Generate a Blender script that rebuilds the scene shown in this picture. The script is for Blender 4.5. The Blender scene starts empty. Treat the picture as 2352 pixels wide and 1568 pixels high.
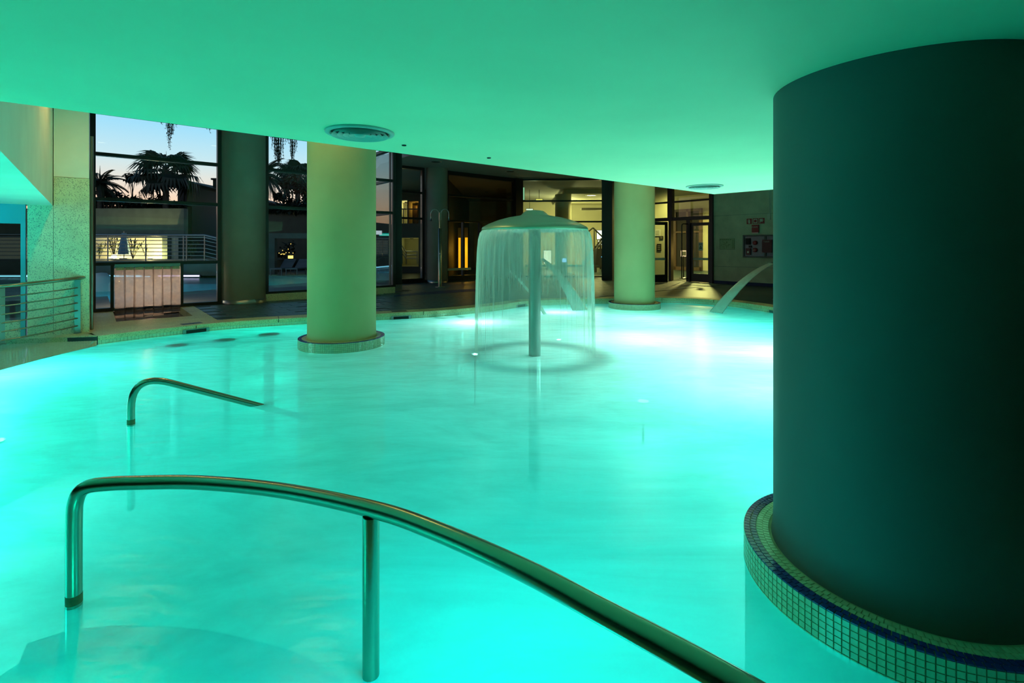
import bpy, math, random
from math import sin, cos, pi, radians as R, atan2, sqrt, hypot
from mathutils import Vector, Matrix
from mathutils.geometry import tessellate_polygon

SC = bpy.context.scene
COL = SC.collection
random.seed(7)

# ------------------------------------------------------------------ camera
F, V0, CZ = 1150.0, 566.0, 1.54          # focal length (px of a 2352 wide frame), horizon row, eye height over the water
cam_d = bpy.data.cameras.new('camera'); cam = bpy.data.objects.new('camera', cam_d); COL.objects.link(cam)
cam.location = (0, 0, CZ); cam.rotation_euler = (pi/2, 0, 0)
cam_d.sensor_width = 36; cam_d.lens = 36*F/2352; cam_d.shift_y = -(784-V0)/2352
cam_d.clip_start = .05; cam_d.clip_end = 500
SC.camera = cam

# ------------------------------------------------------------------ view
vs = SC.view_settings
vs.view_transform = 'Standard'; vs.look = 'None'; vs.gamma = 1; vs.use_curve_mapping = False
vs.exposure = 0.15
SC.cycles.use_denoising = True
SC.cycles.max_bounces = 10; SC.cycles.diffuse_bounces = 5; SC.cycles.glossy_bounces = 4
SC.cycles.transparent_max_bounces = 24
SC.cycles.sample_clamp_indirect = 6
SC.cycles.caustics_reflective = False; SC.cycles.caustics_refractive = False

# ------------------------------------------------------------------ sky: dusk gradient, orange at the horizon to deep blue overhead
W = bpy.data.worlds.new('dusk'); SC.world = W; W.use_nodes = True
nt = W.node_tree; nt.nodes.clear()
wo = nt.nodes.new('ShaderNodeOutputWorld'); bg = nt.nodes.new('ShaderNodeBackground')
tc = nt.nodes.new('ShaderNodeTexCoord'); sx = nt.nodes.new('ShaderNodeSeparateXYZ'); cr = nt.nodes.new('ShaderNodeValToRGB')
nt.links.new(tc.outputs['Generated'], sx.inputs[0]); nt.links.new(sx.outputs['Z'], cr.inputs[0])
nt.links.new(cr.outputs[0], bg.inputs[0]); nt.links.new(bg.outputs[0], wo.inputs[0])
el = cr.color_ramp.elements
el[0].position = 0.0; el[0].color = (.30, .13, .09, 1)
el[1].position = 1.0; el[1].color = (.004, .012, .035, 1)
for p, c in ((.03, (.80, .40, .24)), (.07, (.88, .54, .38)), (.11, (.70, .61, .57)), (.145, (.50, .63, .71)),
             (.20, (.30, .58, .79)), (.32, (.10, .28, .48)), (.55, (.02, .07, .15))):
    e = el.new(p); e.color = (*c, 1)
bg.inputs[1].default_value = 1.35

# ------------------------------------------------------------------ lamps of the pool hall
GREEN = (.05, .92, .70)
WARM = (1.0, .66, .20)
BLUE = (.02, .35, 1.0)
def lamp(kind, loc, power, col, size=.1, aim=None, spot=None, blend=.6, name='lamp'):
    d = bpy.data.lights.new(name, kind); o = bpy.data.objects.new(name, d); COL.objects.link(o)
    o.location = loc; d.energy = power; d.color = col
    if kind == 'AREA': d.size = size
    else: d.shadow_soft_size = size
    if kind == 'SPOT': d.spot_size = R(spot or 120); d.spot_blend = blend
    if aim is not None:
        o.rotation_euler = (Vector(aim)-Vector(loc)).to_track_quat('-Z', 'Y').to_euler()
    return o
# underwater lamps: (x, y, z, power); the fixture of each is built further down
CY = (.0, .92, .84); WH = (.72, 1.0, .84); W2 = (.62, 1.0, .86); GR = (.0, .95, .66)
POOL_LAMPS = [(-6.1, 5.9, -.6, 150, W2), (-4.4, 9.2, -1.1, 50, GR), (-.75, 10.2, -.5, 75, WH), (1.1, 11.8, -.5, 65, WH), (3.0, 10.6, -.9, 80, WH), (4.8, 9.8, -1.1, 65, GR),
              (4.0, 7.2, -.9, 190, WH), (2.2, 8.4, -.9, 115, WH), (2.9, 5.2, -.9, 110, W2), (-1.5, 1.42, -.24, 8, GR), (-.1, 1.6, -.95, 46, CY), (-4.9, 2.3, -.9, 60, GR), (-6.0, 4.3, -.9, 70, GR), (-3.7, 1.9, -.95, 55, CY), (2.3, 3.6, -1.1, 18, CY)]
POOL_WHERE = ['at the left wall beyond the bent handrail', 'by the left skimmer', 'right of the cream column', 'behind the fountain', 'beside the farthest column', 'below the flat water arc',
              'behind the huge column', 'between fountain and huge column', 'close behind the huge column', 'on the submerged step', 'under the near edge right', 'in the near left corner', 'at the left wall', 'left of the submerged step',  'at the side of the huge column']
for x, y, z, p, c in POOL_LAMPS:
    lamp('POINT', (x, y, z), p*1.12, c, .40 if z < -.5 else .1, name='pool_light')
# warm downlights of the high ceiling (their fixtures are built further down)
HIGH_LAMPS = [(-5.6, 7.0, 4.5, 75), (-2.6, 6.6, 4.5, 60), (-4.6, 9.9, 4.5, 22), (2.6, 10.6, 4.5, 22), (5.2, 11.6, 4.5, 50)]
for x, y, z, p in HIGH_LAMPS:
    lamp('SPOT', (x, y, z), p, WARM, .12, aim=(x, y, 0), spot=150, blend=.8, name='high_light')

# ------------------------------------------------------------------ helpers
def P(u, v, z=0.0):                      # point of the level plane z that the photograph shows at u, v
    Y = F*(CZ-z)/(v-V0); return Vector(((u-1176)/F*Y, Y, z))
def Q(u, v, Y):                          # point at depth Y
    return Vector(((u-1176)/F*Y, Y, CZ+(V0-v)/F*Y))

class MB:
    def __init__(s): s.v = []; s.f = []; s.sm = []; s.mi = []; s.cur = 0
    def add(s, vs_, fs, smooth=False):
        o = len(s.v); s.v += [tuple(x) for x in vs_]
        for f in fs: s.f.append(tuple(i+o for i in f)); s.sm.append(smooth); s.mi.append(s.cur)
        return s
    def box(s, c, size, ang=0, tilt=None):
        hx, hy, hz = (k/2 for k in size); M = Matrix.Rotation(ang, 3, 'Z')
        if tilt is not None: M = M @ tilt
        c = Vector(c)
        vs_ = [c + M @ Vector((x*hx, y*hy, z*hz)) for z in (-1, 1) for y in (-1, 1) for x in (-1, 1)]
        return s.add(vs_, [(0,2,3,1), (4,5,7,6), (0,1,5,4), (2,6,7,3), (0,4,6,2), (1,3,7,5)])
    def hexa(s, b, t):                   # 4 bottom points, 4 top points
        return s.add(list(b)+list(t), [(3,2,1,0), (4,5,6,7), (0,1,5,4), (1,2,6,5), (2,3,7,6), (3,0,4,7)])
    def tube(s, pts, r, n=12, cap=True, up=None):
        pts = [Vector(p) for p in pts]; m = len(pts)
        rr = r if isinstance(r, (list, tuple)) else [r]*m
        tg = []
        for i in range(m):
            a = pts[max(0, i-1)]; b = pts[min(m-1, i+1)]; tg.append((b-a).normalized())
        x = tg[0].orthogonal().normalized() if up is None else Vector(up)
        ring = []
        for i in range(m):
            x = (x - tg[i]*x.dot(tg[i])).normalized(); y = tg[i].cross(x)
            ring.append([pts[i]+(x*cos(2*pi*k/n)+y*sin(2*pi*k/n))*rr[i] for k in range(n)])
        vs_ = [p for q in ring for p in q]
        fs = [(i*n+k, i*n+(k+1) % n, (i+1)*n+(k+1) % n, (i+1)*n+k) for i in range(m-1) for k in range(n)]
        s.add(vs_, fs, True)
        if cap:
            s.add(ring[0], [tuple(range(n))[::-1]]); s.add(ring[-1], [tuple(range(n))])
        return s
    def lathe(s, prof, c=(0, 0, 0), n=48, a0=0, a1=2*pi, smooth=True, sharp=False):
        c = Vector(c); full = abs(a1-a0-2*pi) < 1e-6; m = n if full else n+1
        segs = [prof] if not sharp else [prof[i:i+2] for i in range(len(prof)-1)]
        for pr in segs:
            vs_ = [c+Vector((r*cos(a0+(a1-a0)*k/n), r*sin(a0+(a1-a0)*k/n), z)) for r, z in pr for k in range(m)]
            fs = [(i*m+k, i*m+(k+1) % m, (i+1)*m+(k+1) % m, (i+1)*m+k) for i in range(len(pr)-1) for k in range(n)]
            s.add(vs_, fs, smooth)
        return s
    def cyl(s, c, r, z0, z1, n=32):
        s.lathe([(r, z0), (r, z1)], (c[0], c[1], 0), n)
        for z, d in ((z0, -1), (z1, 1)):
            q = [(c[0]+r*cos(2*pi*k/n), c[1]+r*sin(2*pi*k/n), z) for k in range(n)]
            s.add(q, [tuple(range(n))[::d]])
        return s
    def prism(s, poly, z0, z1, holes=(), sides=True, bottom=True):
        loops = [[Vector((p[0], p[1], 0)) for p in poly]]+[[Vector((p[0], p[1], 0)) for p in h] for h in holes]
        tris = tessellate_polygon(loops); flat = [p for l in loops for p in l]
        up = []
        for t in tris:
            a, b, c = (flat[i] for i in t)
            up.append(t if (b-a).cross(c-a).z > 0 else t[::-1])
        s.add([(p.x, p.y, z1) for p in flat], up)
        if bottom: s.add([(p.x, p.y, z0) for p in flat], [t[::-1] for t in up])
        if sides:
            for l in loops:
                n = len(l); s.add([(p.x, p.y, z0) for p in l]+[(p.x, p.y, z1) for p in l],
                                  [(i, (i+1) % n, n+(i+1) % n, n+i) for i in range(n)])
        return s

class Fr:                                # a wall's own frame: a along the wall, b away from the viewer, z up
    def __init__(s, o, ang): s.o = Vector((o[0], o[1], 0)); s.ang = ang; s.e = Vector((cos(ang), sin(ang), 0)); s.n = Vector((-sin(ang), cos(ang), 0))
    def pt(s, a, b=0, z=0): return s.o+s.e*a+s.n*b+Vector((0, 0, z))
    def a(s, u, b=0):                    # where the sight line of column u meets the wall
        k = (u-1176)/F; o = s.o+s.n*b
        return (k*o.y-o.x)/(s.e.x-k*s.e.y)
    def z(s, u, v, b=0): p = s.pt(s.a(u, b), b); return CZ+(V0-v)/F*p.y
    def uv(s, u, v, b=0): return s.pt(s.a(u, b), b, s.z(u, v, b))
    def box(s, mb, a0, a1, b0, b1, z0, z1):
        return mb.box(s.pt((a0+a1)/2, (b0+b1)/2, (z0+z1)/2), (abs(a1-a0), abs(b1-b0), abs(z1-z0)), s.ang)

WL = {}                                  # world base of each object, so that children are stored relative to it
def props(o, label=None, cat=None, group=None, kind=None):
    if label: o['label'] = label
    if cat: o['category'] = cat
    if group: o['group'] = group
    if kind: o['kind'] = kind
    return o
def thing(name, label, cat, loc=(0, 0, 0), group=None, kind=None):
    o = bpy.data.objects.new(name, None); COL.objects.link(o); o.location = loc; o.empty_display_size = .1
    WL[o.name] = Vector(loc)
    return props(o, label, cat, group, kind)
def obj(name, mb, m, parent=None, label=None, cat=None, group=None, kind=None, loc=None):
    base = Vector(loc) if loc is not None else (WL[parent.name] if parent else Vector((0, 0, 0)))
    me = bpy.data.meshes.new(name)
    me.from_pydata([tuple(Vector(v)-base) for v in mb.v], [], mb.f)
    me.polygons.foreach_set('use_smooth', mb.sm)
    for mm in (m if isinstance(m, (list, tuple)) else [m]): me.materials.append(mm)
    if any(mb.mi): me.polygons.foreach_set('material_index', mb.mi)
    me.update()
    o = bpy.data.objects.new(name, me); COL.objects.link(o)
    if parent: o.parent = parent; o.location = base-WL[parent.name]
    else: o.location = base
    WL[o.name] = base
    return props(o, label, cat, group, kind)
def piece(name, mesh, loc, rot, parent, scale=None):           # one more object on shared mesh data
    o = bpy.data.objects.new(name, mesh); COL.objects.link(o)
    o.parent = parent; o.location = Vector(loc)-WL[parent.name]; o.rotation_euler = rot
    if scale: o.scale = scale
    WL[o.name] = Vector(loc)
    return o
def copy_tree(o, loc, rotz=0, label=None):
    r = o.copy(); COL.objects.link(r); r.location = loc; r.rotation_euler = (0, 0, rotz); WL[r.name] = Vector(loc)
    if label: r['label'] = label
    def kids(a, b):
        for c in [c for c in bpy.data.objects if c.parent == a]:
            d = c.copy(); COL.objects.link(d); d.parent = b; kids(c, d)
    kids(o, r); return r
def catmull(pts, n=8, closed=False):
    pts = [Vector(p) for p in pts]; m = len(pts); out = []
    rng = range(m) if closed else range(m-1)
    for i in rng:
        g = (lambda j: pts[j % m]) if closed else (lambda j: pts[max(0, min(m-1, j))])
        a, b, c, d = g(i-1), g(i), g(i+1), g(i+2)
        for k in range(n):
            t = k/n
            out.append(.5*((2*b)+(c-a)*t+(2*a-5*b+4*c-d)*t*t+(3*b-a-3*c+d)*t**3))
    if not closed: out.append(pts[-1])
    return out
def fillet(pts, rad, n=8):
    pts = [Vector(p) for p in pts]; out = [pts[0]]
    for i in range(1, len(pts)-1):
        a, b, c = pts[i-1], pts[i], pts[i+1]; r = rad[i-1] if isinstance(rad, (list, tuple)) else rad
        d1 = (a-b).normalized(); d2 = (c-b).normalized(); ang = d1.angle(d2); t = r/math.tan(ang/2)
        t = min(t, .49*(a-b).length, .49*(c-b).length)
        p0 = b+d1*t; p2 = b+d2*t
        for k in range(n+1):
            s = k/n; out.append((1-s)**2*p0+2*s*(1-s)*b+s*s*p2)
    return out+[pts[-1]]

# ------------------------------------------------------------------ materials
def new_mat(name):
    m = bpy.data.materials.new(name); m.use_nodes = True
    return m, m.node_tree, m.node_tree.nodes['Principled BSDF']
def mat(name, col, rough=.5, metal=0, var=0, scale=6, bump=0, bscale=40, spec=.5, stretch=None, emit=None, es=1, coat=0):
    m, t, b = new_mat(name)
    b.inputs['Base Color'].default_value = (*col, 1); b.inputs['Roughness'].default_value = rough
    b.inputs['Metallic'].default_value = metal; b.inputs['Specular IOR Level'].default_value = spec
    b.inputs['Coat Weight'].default_value = coat
    if var or bump:
        c = t.nodes.new('ShaderNodeTexCoord'); mp = t.nodes.new('ShaderNodeMapping'); t.links.new(c.outputs['Object'], mp.inputs[0])
        if stretch: mp.inputs['Scale'].default_value = stretch
        if var:
            n = t.nodes.new('ShaderNodeTexNoise'); n.inputs['Scale'].default_value = scale; n.inputs['Detail'].default_value = 6
            r = t.nodes.new('ShaderNodeValToRGB'); t.links.new(mp.outputs[0], n.inputs[0]); t.links.new(n.outputs[0], r.inputs[0])
            r.color_ramp.elements[0].position = .3; r.color_ramp.elements[1].position = .7
            r.color_ramp.elements[0].color = (*[k*(1-var) for k in col], 1); r.color_ramp.elements[1].color = (*[min(1, k*(1+var)) for k in col], 1)
            t.links.new(r.outputs[0], b.inputs['Base Color'])
        if bump:
            n = t.nodes.new('ShaderNodeTexNoise'); n.inputs['Scale'].default_value = bscale; n.inputs['Detail'].default_value = 4
            t.links.new(mp.outputs[0], n.inputs[0])
            bp = t.nodes.new('ShaderNodeBump'); bp.inputs['Strength'].default_value = bump; bp.inputs['Distance'].default_value = .01
            t.links.new(n.outputs[0], bp.inputs['Height']); t.links.new(bp.outputs[0], b.inputs['Normal'])
    if emit:
        b.inputs['Emission Color'].default_value = (*emit, 1); b.inputs['Emission Strength'].default_value = es
    return m
def terrazzo(name, col, dark, scale=90, rough=.55, amount=.16):
    m, t, b = new_mat(name)
    c = t.nodes.new('ShaderNodeTexCoord')
    vo = t.nodes.new('ShaderNodeTexVoronoi'); vo.inputs['Scale'].default_value = scale
    wn = t.nodes.new('ShaderNodeTexNoise'); wn.inputs['Scale'].default_value = 3; wn.inputs['Detail'].default_value = 5
    t.links.new(c.outputs['Object'], vo.inputs[0]); t.links.new(c.outputs['Object'], wn.inputs[0])
    sep = t.nodes.new('ShaderNodeSeparateColor'); t.links.new(vo.outputs['Color'], sep.inputs[0])
    lt = t.nodes.new('ShaderNodeMath'); lt.operation = 'LESS_THAN'; lt.inputs[1].default_value = amount; t.links.new(sep.outputs[0], lt.inputs[0])
    r = t.nodes.new('ShaderNodeValToRGB'); t.links.new(wn.outputs[0], r.inputs[0])
    r.color_ramp.elements[0].position = .3; r.color_ramp.elements[1].position = .75
    r.color_ramp.elements[0].color = (*[k*.8 for k in col], 1); r.color_ramp.elements[1].color = (*[k*1.08 for k in col], 1)
    mx = t.nodes.new('ShaderNodeMixRGB'); mx.inputs[2].default_value = (*dark, 1)
    t.links.new(lt.outputs[0], mx.inputs[0]); t.links.new(r.outputs[0], mx.inputs[1]); t.links.new(mx.outputs[0], b.inputs['Base Color'])
    b.inputs['Roughness'].default_value = rough
    return m
def emis(name, col, s):
    m, t, b = new_mat(name)
    b.inputs['Base Color'].default_value = (*[k*.5 for k in col], 1)
    b.inputs['Emission Color'].default_value = (*col, 1); b.inputs['Emission Strength'].default_value = s
    return m
def glass_mat(name, tint=(.92, .96, .95), refl=1.0, rough=.0):
    m = bpy.data.materials.new(name); m.use_nodes = True; t = m.node_tree; t.nodes.clear()
    o = t.nodes.new('ShaderNodeOutputMaterial'); mx = t.nodes.new('ShaderNodeMixShader')
    tr = t.nodes.new('ShaderNodeBsdfTransparent'); tr.inputs[0].default_value = (*tint, 1)
    gl = t.nodes.new('ShaderNodeBsdfGlossy'); gl.inputs['Roughness'].default_value = rough
    lw = t.nodes.new('ShaderNodeFresnel'); lw.inputs[0].default_value = 1.5
    mu = t.nodes.new('ShaderNodeMath'); mu.operation = 'MULTIPLY'; mu.inputs[1].default_value = refl
    t.links.new(lw.outputs[0], mu.inputs[0]); t.links.new(mu.outputs[0], mx.inputs[0])
    t.links.new(tr.outputs[0], mx.inputs[1]); t.links.new(gl.outputs[0], mx.inputs[2]); t.links.new(mx.outputs[0], o.inputs[0])
    return m

M = {}
M['ceiling'] = mat('ceiling_paint', (.76, .82, .54), .75, var=.05, scale=1.2)
M['upper'] = mat('high_ceiling_paint', (.30, .30, .26), .8)
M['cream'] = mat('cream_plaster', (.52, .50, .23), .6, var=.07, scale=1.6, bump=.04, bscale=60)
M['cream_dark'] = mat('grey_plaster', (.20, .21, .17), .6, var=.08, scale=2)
M['shaded_paint'] = mat('shaded_column_plaster', (.12, .125, .13), .6, var=.08, scale=1.6, bump=.04, bscale=60)  # near column's shade put into its colour, darker than the other columns
M['white_wall'] = mat('white_plaster', (.86, .88, .72), .7, var=.05, scale=2)
M['stone'] = terrazzo('speckled_stone', (.74, .75, .46), (.30, .30, .21), 120, amount=.13)
M['coping'] = terrazzo('coping_stone', (.58, .56, .30), (.30, .29, .15), 110, .5, .2)
M['slate'] = mat('slate_tile', (.05, .10, .115), .42, var=.5, scale=5, bump=.25, bscale=14)
M['grout'] = mat('dark_grout', (.02, .026, .025), .8)
M['paving'] = mat('dark_paving', (.028, .055, .055), .35, var=.3, scale=3, bump=.1, bscale=20)
M['frame'] = mat('black_aluminium', (.010, .012, .011), .4)
M['steel'] = mat('stainless_steel', (.33, .32, .25), .24, 1, bump=.03, bscale=90)
M['steel_dull'] = mat('brushed_steel', (.33, .34, .32), .32, 1)
M['tile_pale'] = mat('pale_mosaic', (.52, .58, .38), .25, var=.12, scale=30, coat=.3)
M['tile_blue'] = mat('cobalt_mosaic', (.006, .03, .24), .2, var=.35, scale=25, coat=.3)
M['tile_grout'] = mat('mosaic_grout', (.36, .36, .22), .8, var=.2, scale=20)
M['basin'] = mat('basin_mosaic', (.30, .62, .60), .5, var=.1, scale=4)
M['dark'] = mat('dark_void', (.006, .007, .007), .7)
M['glass'] = glass_mat('window_glass', (.90, .95, .93), .55)
M['glass_dark'] = glass_mat('tinted_glass', (.5, .55, .5), .8)
M['red'] = mat('fire_red', (.30, .012, .014), .4)
M['sign_white'] = mat('sign_white', (.6, .62, .5), .5)
M['blueband'] = mat('blue_floor_band', (.01, .03, .12), .6)
M['teal_frame'] = mat('teal_metal', (.10, .42, .46), .4)
M['leaf'] = mat('dark_leaf', (.012, .022, .010), .6, var=.4, scale=3)
M['leaf2'] = mat('olive_leaf', (.10, .13, .03), .6, var=.4, scale=3)
M['bark'] = mat('bark', (.05, .045, .035), .8, var=.3, scale=8)
M['outwall'] = mat('garden_wall_paint', (.10, .13, .10), .8, var=.15, scale=2)
M['lightwall'] = mat('pale_garden_wall', (.75, .68, .48), .8)
M['house'] = mat('grey_render', (.10, .10, .10), .8)
M['outdeck'] = mat('outdoor_paving', (.16, .17, .17), .7, var=.15, scale=3)

M['rust'] = mat('rust_stain', (.26, .17, .07), .7, var=.3, scale=30)
M['dome'] = mat('satin_dome', (.46, .60, .46), .38, .75)
M['inlet'] = mat('inlet_cover', (.01, .05, .045), .6)
M['steel_vent'] = mat('painted_vent', (.45, .52, .48), .45)
M['warm_glow'] = emis('warm_lamp_glow', (1, .75, .35), 6)
M['plan'] = mat('plan_paper', (.42, .46, .26), .6)
M['cabinet_glass'] = mat('cabinet_back', (.10, .16, .20), .25, .6)
M['cab_frame'] = mat('dull_cabinet_frame', (.10, .11, .11), .5, .3)
M['darkred'] = mat('dark_red', (.09, .006, .008), .4)
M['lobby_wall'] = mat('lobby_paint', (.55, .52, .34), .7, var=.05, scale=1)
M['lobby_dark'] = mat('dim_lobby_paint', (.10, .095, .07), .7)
M['brown'] = mat('brown_wood', (.07, .045, .025), .5)
M['sheet'] = mat('paper_sheet', (.7, .7, .6), .6)
M['parasol'] = mat('blue_grey_cloth', (.22, .34, .42), .8)
M['leafb'] = mat('brown_leaf', (.045, .02, .010), .6, var=.4, scale=3)
M['foam'] = mat('white_foam', (.8, .85, .8), .8)
M['lobby_glow'] = emis('lobby_lamp_glow', (1, .88, .35), 8)
M['lobby_glow2'] = emis('lobby_strip_glow', (.8, .75, .15), 1.2)
M['panel_glow'] = emis('panel_glow', (.95, 1, .85), 1.6)
M['panel_dim'] = emis('panel_dim_glow', (.85, 1, .75), 1.0)
M['tube_reflection'] = emis('tube_reflection', (.35, .75, .42), .8)  # glow that paints a tube's reflection in the glass
M['tube_reflection2'] = emis('tube_reflection_dim', (.6, .85, .72), .9)
M['amber'] = emis('amber_stone', (1, .42, .01), 1.1)
M['fairy'] = emis('fairy_glow', (1, .65, .15), 1.5)
# water of the pool: part clear, part aerated and milky, glossy on top
def water_mat(name, milk=(.12, .92, .95), tint=(.38, .97, .95), lo=.80, hi=1.0, ring=None, sc=(1, 1, 1), gloss=.7, calm=None):
    m = bpy.data.materials.new(name); m.use_nodes = True; t = m.node_tree; t.nodes.clear(); N = t.nodes.new; L = t.links.new
    o = N('ShaderNodeOutputMaterial'); tc = N('ShaderNodeTexCoord'); mp = N('ShaderNodeMapping'); mp.inputs['Scale'].default_value = sc
    L(tc.outputs['Object'], mp.inputs[0])
    n1 = N('ShaderNodeTexNoise'); n1.inputs['Scale'].default_value = .55; n1.inputs['Detail'].default_value = 5; n1.inputs['Distortion'].default_value = 1.4
    n1.inputs['Roughness'].default_value = .55; L(mp.outputs[0], n1.inputs[0])
    mr = N('ShaderNodeMapRange'); mr.inputs[1].default_value = .36; mr.inputs[2].default_value = .66; mr.inputs[3].default_value = lo; mr.inputs[4].default_value = hi
    L(n1.outputs[0], mr.inputs[0]); fac = mr.outputs[0]
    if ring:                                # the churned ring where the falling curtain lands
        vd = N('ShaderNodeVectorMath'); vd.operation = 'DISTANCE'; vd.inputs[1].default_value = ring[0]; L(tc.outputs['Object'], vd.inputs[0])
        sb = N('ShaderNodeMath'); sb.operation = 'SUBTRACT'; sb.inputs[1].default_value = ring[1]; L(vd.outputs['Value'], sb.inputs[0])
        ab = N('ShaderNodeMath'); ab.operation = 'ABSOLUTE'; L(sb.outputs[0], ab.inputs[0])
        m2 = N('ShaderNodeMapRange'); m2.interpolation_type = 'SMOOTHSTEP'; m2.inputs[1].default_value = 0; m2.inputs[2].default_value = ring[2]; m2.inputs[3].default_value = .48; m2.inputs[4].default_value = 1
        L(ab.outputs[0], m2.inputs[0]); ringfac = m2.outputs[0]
    if calm:                                # less air in the water far from the jets and the fountain
        vd = N('ShaderNodeVectorMath'); vd.operation = 'DISTANCE'; vd.inputs[1].default_value = calm[0]; L(tc.outputs['Object'], vd.inputs[0])
        m2 = N('ShaderNodeMapRange'); m2.interpolation_type = 'SMOOTHSTEP'; m2.inputs[1].default_value = calm[1]; m2.inputs[2].default_value = calm[2]; m2.inputs[3].default_value = 1; m2.inputs[4].default_value = calm[3]
        L(vd.outputs['Value'], m2.inputs[0]); mm = N('ShaderNodeMath'); mm.operation = 'MULTIPLY'; L(fac, mm.inputs[0]); L(m2.outputs[0], mm.inputs[1]); fac = mm.outputs[0]
    ringcol = None
    if calm:
        m4 = N('ShaderNodeMapRange'); m4.interpolation_type = 'SMOOTHSTEP'; m4.inputs[1].default_value = calm[1]-1.5; m4.inputs[2].default_value = calm[2]-1.5; m4.inputs[3].default_value = 1; m4.inputs[4].default_value = 0
        L(vd.outputs['Value'], m4.inputs[0])
        ma = N('ShaderNodeMix'); ma.data_type = 'RGBA'; ma.inputs[6].default_value = (*milk, 1); ma.inputs[7].default_value = (.66, .96, .97, 1); L(m4.outputs[0], ma.inputs[0]); ringcol = ma.outputs[2]
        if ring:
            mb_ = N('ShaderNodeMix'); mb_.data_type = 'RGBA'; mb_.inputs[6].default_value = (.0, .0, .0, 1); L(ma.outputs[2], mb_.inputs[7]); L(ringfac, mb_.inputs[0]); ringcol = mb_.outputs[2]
    if ringcol:                              # foam drifts unevenly over the surface
        n3 = N('ShaderNodeTexNoise'); n3.inputs['Scale'].default_value = .6; n3.inputs['Detail'].default_value = 7; n3.inputs['Roughness'].default_value = .6; n3.inputs['Distortion'].default_value = 2.2; L(mp.outputs[0], n3.inputs[0])
        m6 = N('ShaderNodeMapRange'); m6.inputs[1].default_value = .34; m6.inputs[2].default_value = .64; m6.inputs[3].default_value = .84; m6.inputs[4].default_value = 1.03; L(n3.outputs[0], m6.inputs[0])
        vm = N('ShaderNodeVectorMath'); vm.operation = 'SCALE'; L(ringcol, vm.inputs[0]); L(m6.outputs[0], vm.inputs['Scale']); ringcol = vm.outputs[0]
    tr = N('ShaderNodeBsdfTransparent'); tr.inputs[0].default_value = (*tint, 1)
    tl = N('ShaderNodeBsdfTranslucent'); tl.inputs[0].default_value = (*milk, 1)
    df = N('ShaderNodeBsdfDiffuse'); df.inputs[0].default_value = (*milk, 1)
    if ringcol: L(ringcol, tl.inputs[0]); L(ringcol, df.inputs[0])
    mk = N('ShaderNodeMixShader'); mk.inputs[0].default_value = .35; L(tl.outputs[0], mk.inputs[1]); L(df.outputs[0], mk.inputs[2])
    m1 = N('ShaderNodeMixShader'); L(fac, m1.inputs[0]); L(tr.outputs[0], m1.inputs[1]); L(mk.outputs[0], m1.inputs[2])
    n2 = N('ShaderNodeTexNoise'); n2.inputs['Scale'].default_value = 5; n2.inputs['Detail'].default_value = 4; L(mp.outputs[0], n2.inputs[0])
    bp = N('ShaderNodeBump'); bp.inputs['Strength'].default_value = .25; bp.inputs['Distance'].default_value = .04; L(n2.outputs[0], bp.inputs['Height'])
    gl = N('ShaderNodeBsdfGlossy'); gl.inputs['Roughness'].default_value = .25; L(bp.outputs[0], gl.inputs['Normal'])
    fr = N('ShaderNodeFresnel'); fr.inputs[0].default_value = 1.33; L(bp.outputs[0], fr.inputs['Normal'])
    g = N('ShaderNodeMath'); g.operation = 'MULTIPLY'; g.inputs[1].default_value = gloss; L(fr.outputs[0], g.inputs[0])
    m3 = N('ShaderNodeMixShader'); L(g.outputs[0], m3.inputs[0]); L(m1.outputs[0], m3.inputs[1]); L(gl.outputs[0], m3.inputs[2])
    L(m3.outputs[0], o.inputs[0])
    return m

DK = .14                                 # deck level over the water
TH = R(40.0)                             # the building's main direction
E1 = Vector((cos(TH), sin(TH), 0)); EN = Vector((-sin(TH), cos(TH), 0))
CEIL = CZ+.735                           # low ceiling over the pool
HIGH = 4.6                               # high ceiling beyond it

# =================================================================== STRUCTURE
# ---- pool outline (top edge of the coping), measured on the deck plane
far_edge = [P(u, v, DK) for u, v in ((222.7, 771), (300, 761.5), (390, 752), (520, 739), (700, 728), (865, 720), (945, 716), (1028, 711), (1118, 702.5),
            (1170, 696), (1214, 690.5), (1300, 687), (1397, 685), (1480, 683.5), (1560, 684), (1640, 688), (1700, 694), (1770, 704))]
far_edge = catmull([(p.x, p.y, 0) for p in far_edge], 6)
near_edge = catmull([(6.03, 11.67, 0), (6.2, 10, 0), (5.7, 7.8, 0), (4.6, 5.8, 0), (3.5, 4.2, 0), (2.85, 3.0, 0), (2.6, 2.0, 0), (2.2, 1.45, 0), (1.4, 1.28, 0), (0, 1.25, 0), (-3, 1.2, 0),
                     (-5.4, 1.5, 0), (-6.3, 2.9, 0), (-6.42, 5, 0), (-6.45, 7.0, 0), tuple(far_edge[0])], 5)
outline = [Vector(p) for p in far_edge]+[Vector(p) for p in near_edge[1:-1]]
def inside(p, poly):
    c = False; n = len(poly)
    for i in range(n):
        a, b = poly[i], poly[(i+1) % n]
        if (a[1] > p[1]) != (b[1] > p[1]) and p[0] < (b[0]-a[0])*(p[1]-a[1])/(b[1]-a[1])+a[0]: c = not c
    return c
def edge_dist(p, poly):
    best = 9e9; n = len(poly); p = Vector((p[0], p[1], 0))
    for i in range(n):
        a = Vector(poly[i]); b = Vector(poly[(i+1) % n]); d = b-a
        t = max(0, min(1, (p-a).dot(d)/max(d.dot(d), 1e-9))); best = min(best, (a+d*t-p).length)
    return best

L1 = Fr(EN*13.97, TH)                     # glass front on the left; a is measured along E1
L2 = Fr(EN*17.2, TH)                      # the recessed glass front further along
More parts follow.
